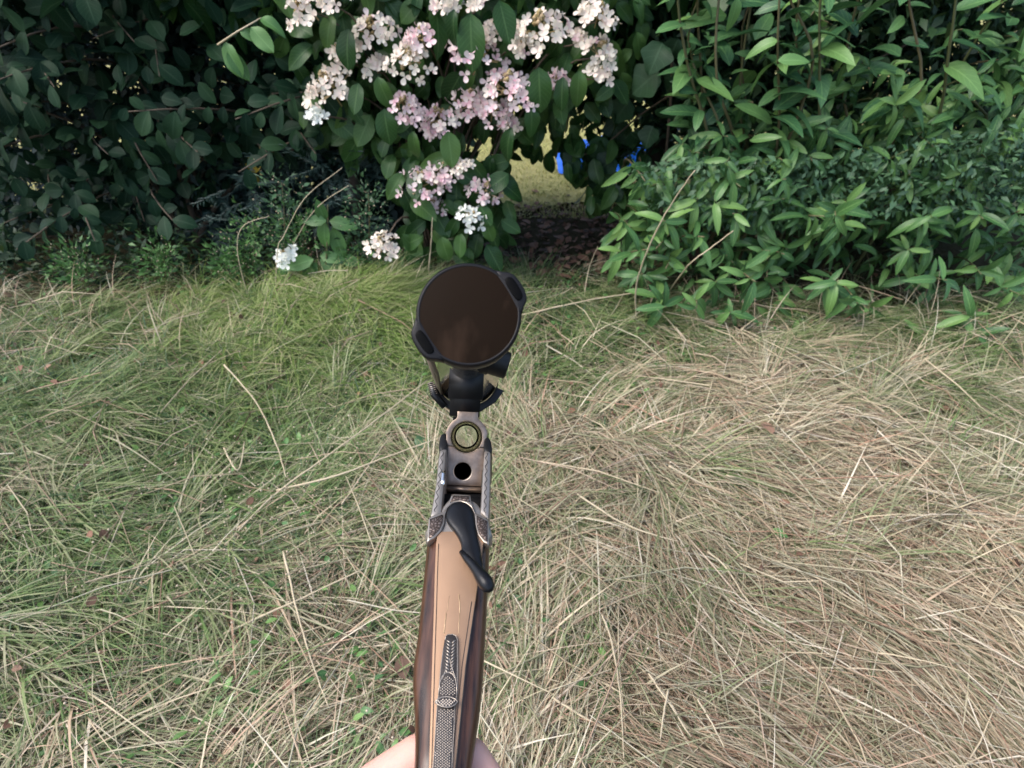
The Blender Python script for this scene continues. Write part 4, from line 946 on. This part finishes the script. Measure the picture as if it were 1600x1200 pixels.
for x0, y0, x1, y1, ph in ((691.5, 705, 680, 800, 0), (760.5, 708, 757.5, 802, 1)):
    qq = []
    for k in range(121):
        t = k/120; w_ = math.sin(t*2*math.pi*7+ph); x = x0+(x1-x0)*t+1.7*w_; y = y0+(y1-y0)*t; qq.append(Vector((*rp(x, y, 0), .0001)))
    part('engraved_line', tube(qq, .00025, 5), 'engraving_ink', rc)
pn = [(690.5,736), (696.5,736.5), (694.5,757), (689,757)]
part('bright_key', lift(slab(rpl(pn, -.001), depth=.004, bevel=.0003, res=.003), .0003), 'bore_steel', rc)
# -- fore-end iron: black ears in front of the side bars
e1 = smooth_outline(rpl([(698,701), (697.5,678), (694,675.5), (689.5,677.5), (687,684), (686.3,701)]), 3); e2 = smooth_outline(rpl([(756.5,703), (757.5,680.5), (761.5,681), (766,685), (768,692), (768,704)]), 3)
for e_ in (e1, e2): part('fore_end_iron', lift(slab(e_, depth=.04, bevel=.0012, res=.002), -.0008), 'matte_black')
# -- top lever: pear-shaped pad and knurled thumb piece turned to the right
lev = [(718,784), (708,786.5), (700.5,793.5), (697.3,803), (698,812), (703,821), (710.5,830.5), (717,841), (720.6,851), (720.3,860), (720,866), (731,879), (746,893), (754,897), (755,886), (752.5,868), (748.5,846), (744,828), (741.5,812), (739.5,801), (735,791.5), (728,786)]
def lev_tilt(p): return .0006
lo = smooth_outline(rpl(lev, .002), 3)
lv = part('top_lever', lift(slab(lo, depth=.006, bevel=.0012, dome=.0022, domeD=.009, res=.0016), .0022), 'blued_steel')
th_ = [((720.5,862), .0016, .0045), ((728,871), .0024, .0058), ((737,881), .0030, .0066), ((746,892), .0036, .0072), ((754,903), .0047, .0078), ((760,912), .0049, .0076), ((765,920), .0038, .0070), ((767.5,924.5), .0016, .0062)]
P_ = [Vector((*rp(x, y, z), z)) for (x, y), r, z in th_]
v, f = tube(P_, [r for _, r, _ in th_], 14); v[:, 2] = np.where(v[:, 2] > .004, v[:, 2], .004-(.004-v[:, 2])*.6)
part('thumb_piece', (v, f), 'blued_steel', lv)
q = []
for k in range(70):
    t = R(.55, .97); i = int(t*7); pp = P_[i].lerp(P_[min(7, i+1)], t*7-i); a = R(.2, 2.6); r = np.interp(t*7, range(8), [x[1] for x in th_])
    d = (P_[6]-P_[4]).normalized(); s_ = d.cross(Vector((0, 0, 1))); c = pp+s_*math.cos(a)*r*.98+Vector((0, 0, 1))*math.sin(a)*r*.98
    q.append((oc/.0032*.00028+np.array(c), [of.astype(np.int32)]))
o = part('knurling', join(q), 'blued_steel', lv); o['kind'] = 'stuff'
# -- trigger guard and trigger beneath
part('trigger_guard', tube([Vector(q) for q in smooth_outline([(0, .0, -.046), (0, -.01, -.068), (0, -.045, -.075), (0, -.075, -.062), (0, -.09, -.048)], 5, False)], .0032, 8), 'blued_steel')
part('trigger', tube([(0, -.035, -.044), (0, -.038, -.056), (0, -.034, -.066)], [.003, .0024, .0018], 8), 'blued_steel')

# -- barrels: breech block, extractor, bores
def arcp(r, a0, a1, n=22, c=(0, 0)): return [(c[0]+r*math.cos(math.radians(a0+(a1-a0)*i/n)), c[1]+r*math.sin(math.radians(a0+(a1-a0)*i/n))) for i in range(n+1)]
mm = lambda pts: [(x*.001, y*.001) for x, y in pts]
rch = 12.6; aa = math.degrees(math.asin(7.6/rch)); ab = math.degrees(math.asin(8.0/rch))
up_ = [(-16.3, -7.6)]+arcp(rch, 180+aa, -aa, 36)+[(16.3, -7.6), (16.3, 1.5)]+arcp(17.2, 5, 58, 10)[1:]+[(8.6, 15.5), (8.4, 20.5), (-8.4, 20.5), (-8.6, 15.5)]+arcp(17.2, 122, 175, 10)+[(-16.3, 1.5)]
bb = part('breech_block', toB(slab(mm(up_), depth=.055, bevel=.0006, res=.0015)), 'brown_steel', basis=BL); autosmooth(bb)
lo_ = [(-16.3, -8.0)]+arcp(rch, 180+ab, 360-ab, 26)+[(16.3, -8.0), (16.3, -26.5), (14.0, -26.5), (14.0, -39.0), (-14.0, -39.0), (-14.0, -26.5), (-16.3, -26.5)]
ex = part('extractor', toB(slab(mm(lo_), [mm(circle(-1.6, -27.4, 7.1))], depth=.055, bevel=.0006, res=.0015)), 'brown_steel', basis=BL); autosmooth(ex)
part('locking_lug', (lambda vf: (vf[0], vf[1]))(join([box(-.0145, .0145, -.006, .03, -.0435, -.0395)])), 'brown_steel', basis=BL)
part('hinge_block', box(-.0145, .0145, .004, .04, -.062, -.044), 'blued_steel', basis=BL)
NB_ = 64
part('chamber', lathe([(-.0003, .0133), (.0006, .0128), (.0022, .0124), (.064, .0110), (.066, .0110)], NB_), 'chamber_steel', basis=BL)
part('chamber_step', lathe([(.066, .0110), (.0662, .0103), (.067, .0098)], NB_), 'bore_black', basis=BL)
part('bore', lathe([(.067, .0098), (.60, .0095)], NB_), 'bore_steel', basis=BL)
part('shotgun_barrel', lathe([(.054, .0165), (.12, .0145), (.3, .0125), (.60, .0115), (.6005, .0095)], 40), 'blued_steel', basis=BL)
rb = BL @ Matrix.Translation((-.0016, 0, -.0274))
part('rifle_bore', lathe([(.0002, .0072), (.05, .0066), (.12, .0045), (.16, .0001)], 40), 'bore_black', basis=rb)
part('muzzle_crown', lathe([(-.0003, .0078), (-.0002, .0071), (.001, .0069)], 40), 'worn_edge', basis=rb)
part('rifle_barrel', lathe([(.054, .012), (.2, .0095), (.60, .0085), (.60, .004)], 32), 'blued_steel', basis=BL @ Matrix.Translation((-.0008, 0, -.0262)))
part('rib', box(-.0072, .0072, .05, .58, .0150, .0172), 'blued_steel', basis=BL)
# fore-end wood beneath the barrels
V = []; n = 24
for s in np.linspace(.05, .27, 12):
    for a in np.linspace(0, math.pi, n): V.append((-.021*math.cos(a)*(1-.1*(s-.05)), s, -.034-.022*math.sin(a)*(1-.9*(s-.05))))
F = [(i*n+k, i*n+k+1, (i+1)*n+k+1, (i+1)*n+k) for i in range(11) for k in range(n-1)]+[(i*n, (i+1)*n, (i+1)*n+n-1, i*n+n-1) for i in range(11)]
part('fore_end', (np.array(V), [np.array(F, np.int32)]), 'walnut', basis=BL)

# -- scope on its mounts
cB = BM.inverted() @ campt(733, 491, .29)
SC = BL @ Matrix.Translation((cB.x, cB.y, cB.z))            # scope axis along +Y, origin at the cover face
sc = part('scope', lathe([(.010, .0215), (.012, .0228), (.028, .0228), (.034, .0222), (.05, .0222), (.058, .0205), (.075, .0155), (.10, .0150), (.245, .0150)], 64), 'black_anodised', basis=SC)
part('objective_bell', lathe([(.17, .0150), (.185, .0158), (.21, .0185), (.30, .0320), (.31, .0328), (.36, .0332), (.375, .0332), (.376, .029)], 72), 'polished_black', sc)
rbm = []
for k in range(90):
    a = 2*math.pi*k/90; c, s = math.cos(a), math.sin(a); rbm.append(tube([(c*.0228, .030, s*.0228), (c*.0228, .048, s*.0228)], .0005, 4))
o = part('focus_ring', join(rbm), 'matte_black', sc); o['kind'] = 'stuff'
def turret(ang, y, L_=.03, r=.0105):
    vf = lathe([(.012, r*1.1), (.018, r*1.1), (.0185, r), (L_, r), (L_+.001, r*.9), (L_+.001, .0001)], 24); v, f = vf
    m = Matrix.Rotation(math.radians(ang), 3, 'Y') @ Matrix.Rotation(math.radians(-90), 3, 'Z')
    v = v @ np.array(m).T; v[:, 1] += y; return v, f
part('windage_turret', turret(14, .150, .031), 'matte_black', sc); part('elevation_turret', turret(-76, .150, .031), 'matte_black', sc)
cover = part('lens_cover', lathe([(.020, .0238), (.019, .0262), (.006, .0268), (.0012, .0266), (.0002, .0258), (-.0002, .0252), (.0004, .0246)], 72), 'cover_rubber', basis=SC)
part('cover_disc', lathe([(.0003, .0249), (-.0006, .018), (-.001, .009), (-.0011, .0001)], 72), 'cover_amber', cover)
def lug(ang):
    m = Matrix.Rotation(math.radians(-ang), 4, 'Y')
    hole = [(.0263+.0013*math.cos(a), .0058*math.sin(a)) for a in np.linspace(0, 2*math.pi, 18, endpoint=False)]
    out = [(.0225, -.0125), (.0262, -.0105), (.0300, -.0070), (.0312, 0), (.0300, .0070), (.0262, .0105), (.0225, .0125), (.0222, 0)]
    v, f = toB(slab(smooth_outline(out, 3), depth=.010, bevel=.0012, res=.002)); part('lug', (v, f), 'cover_rubber', cover, m)
    # black plate at the elastic's knot; shade of a recess put into its colour
    rec = [(.0248, -.0062), (.0282, -.0056), (.0290, 0), (.0282, .0056), (.0248, .0062), (.0240, 0)]
    v, f = toB(lift(slab(smooth_outline(rec, 3), depth=.002, bevel=.0003, res=.002), .0007)); part('lug_shade_patch', (v, f), 'bore_black', cover, m)
    bandp = []
    for dx in (-.0035, .0035): bandp.append(tube([(.0275, .004, dx), (.0285, .12, dx), (.0335, .30, dx), (.0365, .385, dx)], [.0016, .0014, .0014, .0014], 6))
    bandp.append(box(.0272, .0280, .004, .39, -.0035, .0035))
    v, f = join(bandp)
    k = (v[:, 1]-.004)/.386; v[:, 0] += np.where(np.arange(len(v)) >= len(v)-8, k*.0085, 0)
    part('elastic_band', (v, f), 'elastic', cover, m)
lug(-143.8); lug(33.7)
part('front_cover', lathe([(.376, .030), (.377, .0360), (.392, .0360), (.393, .034), (.393, .0001)], 48), 'cover_rubber', sc)
# mounts: rear block standing on the rib, angular front ring
zr = .0172-cB.z                                            # rib top in scope coordinates
part('mount_block', join([box(-.0128, .0122, .192, .236, zr, -.0020), box(-.0146, .0140, .190, .214, zr+.014, -.0010), box(-.0075, .0105, .198, .206, zr-.001, zr+.022)]), 'matte_black', sc, smooth=False)
arc_ = [(.0415*math.cos(math.radians(q)), .0415*math.sin(math.radians(q))) for q in (203, 222, 248, 292, 318, 337)]+[(.0336*math.cos(math.radians(q)), .0336*math.sin(math.radians(q))) for q in range(337, 200, -8)]
v, f = toB(slab(arc_, depth=.018, bevel=.0008, res=.006)); v[:, 1] += .300
part('front_mount_ring', (v, f), 'matte_black', sc, smooth=False)
part('front_mount_foot', box(-.012, .012, .298, .318, zr-.002, -.0345), 'matte_black', sc, smooth=False)
lvp = [(-.0365, .294, -.012), (-.0320, .294, -.024), (-.0205, .294, -.036)]
lo2 = part('mount_lever', tube(lvp, [.003, .0042, .0036], 8), 'blued_steel', sc)
part('mount_lever_ribs', join([tube([(-.0400+.0008*k, .2915, -.014-.0018*k), (-.0333+.0008*k, .2905, -.0118-.0018*k)], .0004, 5) for k in range(7)]), 'worn_edge', sc)

# ================================================================== THE HAND below the grip
def capsule(a, b, ra, rb_, n=14, m=6):
    a, b = Vector(a), Vector(b); d = (b-a).normalized(); path = []; rad = []
    for k in range(m+1):
        t = math.pi/2*k/m; path.append(a-d*ra*math.cos(t)); rad.append(max(1e-4, ra*math.sin(t)))
    for k in range(m+1):
        t = math.pi/2*k/m; path.append(b+d*rb_*math.sin(t)); rad.append(max(1e-4, rb_*math.cos(t)))
    return tube(path, rad, n)
hand = bpy.data.objects.new('tmp', None)
cp = []
def chain(pts, rs_):
    for i in range(len(pts)-1): cp.append(capsule(pts[i], pts[i+1], rs_[i], rs_[i+1]))
for k, yb in enumerate((-.178, -.198, -.218, -.238)):        # palm under the grip
    chain([(-.026, yb-.012, -.086-.006*k), (.020, yb, -.086-.006*k)], [.0160, .0140])
chain([(-.030, -.262, -.112), (.012, -.268, -.116)], [.022, .022])
for k, (r_, ln) in enumerate(((.0100, 1.0), (.0104, 1.05), (.0098, .98), (.0086, .8))):   # four fingers close on the right side
    o_ = Vector((.0, -.021*k, -.007*k)); kn = Vector((.0215, -.180, -.084))+o_
    mid1 = kn+(Vector((.0335, -.158, -.060))+o_-kn)*ln; mid2 = kn+(Vector((.0265, -.1385, -.0415))+o_-kn)*ln; tp = kn+(Vector((.0140, -.1225, -.0335))+o_-kn)*ln
    chain([kn, mid1, mid2, tp], [r_*1.25, r_*1.12, r_*1.04, r_*.92])
chain([(-.030, -.232, -.092), (-.056, -.176, -.064), (-.0385, -.1372, -.0375), (-.0175, -.1225, -.034)], [.0215, .0165, .0135, .0112])   # thumb on the left
chain([(-.012, -.268, -.118), (-.02, -.34, -.20)], [.030, .028]); chain([(-.02, -.34, -.20), (-.03, -.50, -.345)], [.028, .038])
v, f = join(cp)
o = mk('person_hand', v, f, 'skin'); o.matrix_basis = CAMM @ RM @ Matrix.Translation((0, .007, 0))
tag(o, 'bare hand holding the gun by the grip at the bottom of the picture', 'person')
rm = o.modifiers.new('remesh', 'REMESH'); rm.mode = 'VOXEL'; rm.voxel_size = .0016; rm.use_smooth_shade = True
sm = o.modifiers.new('smooth', 'SMOOTH'); sm.factor = .5; sm.iterations = 10
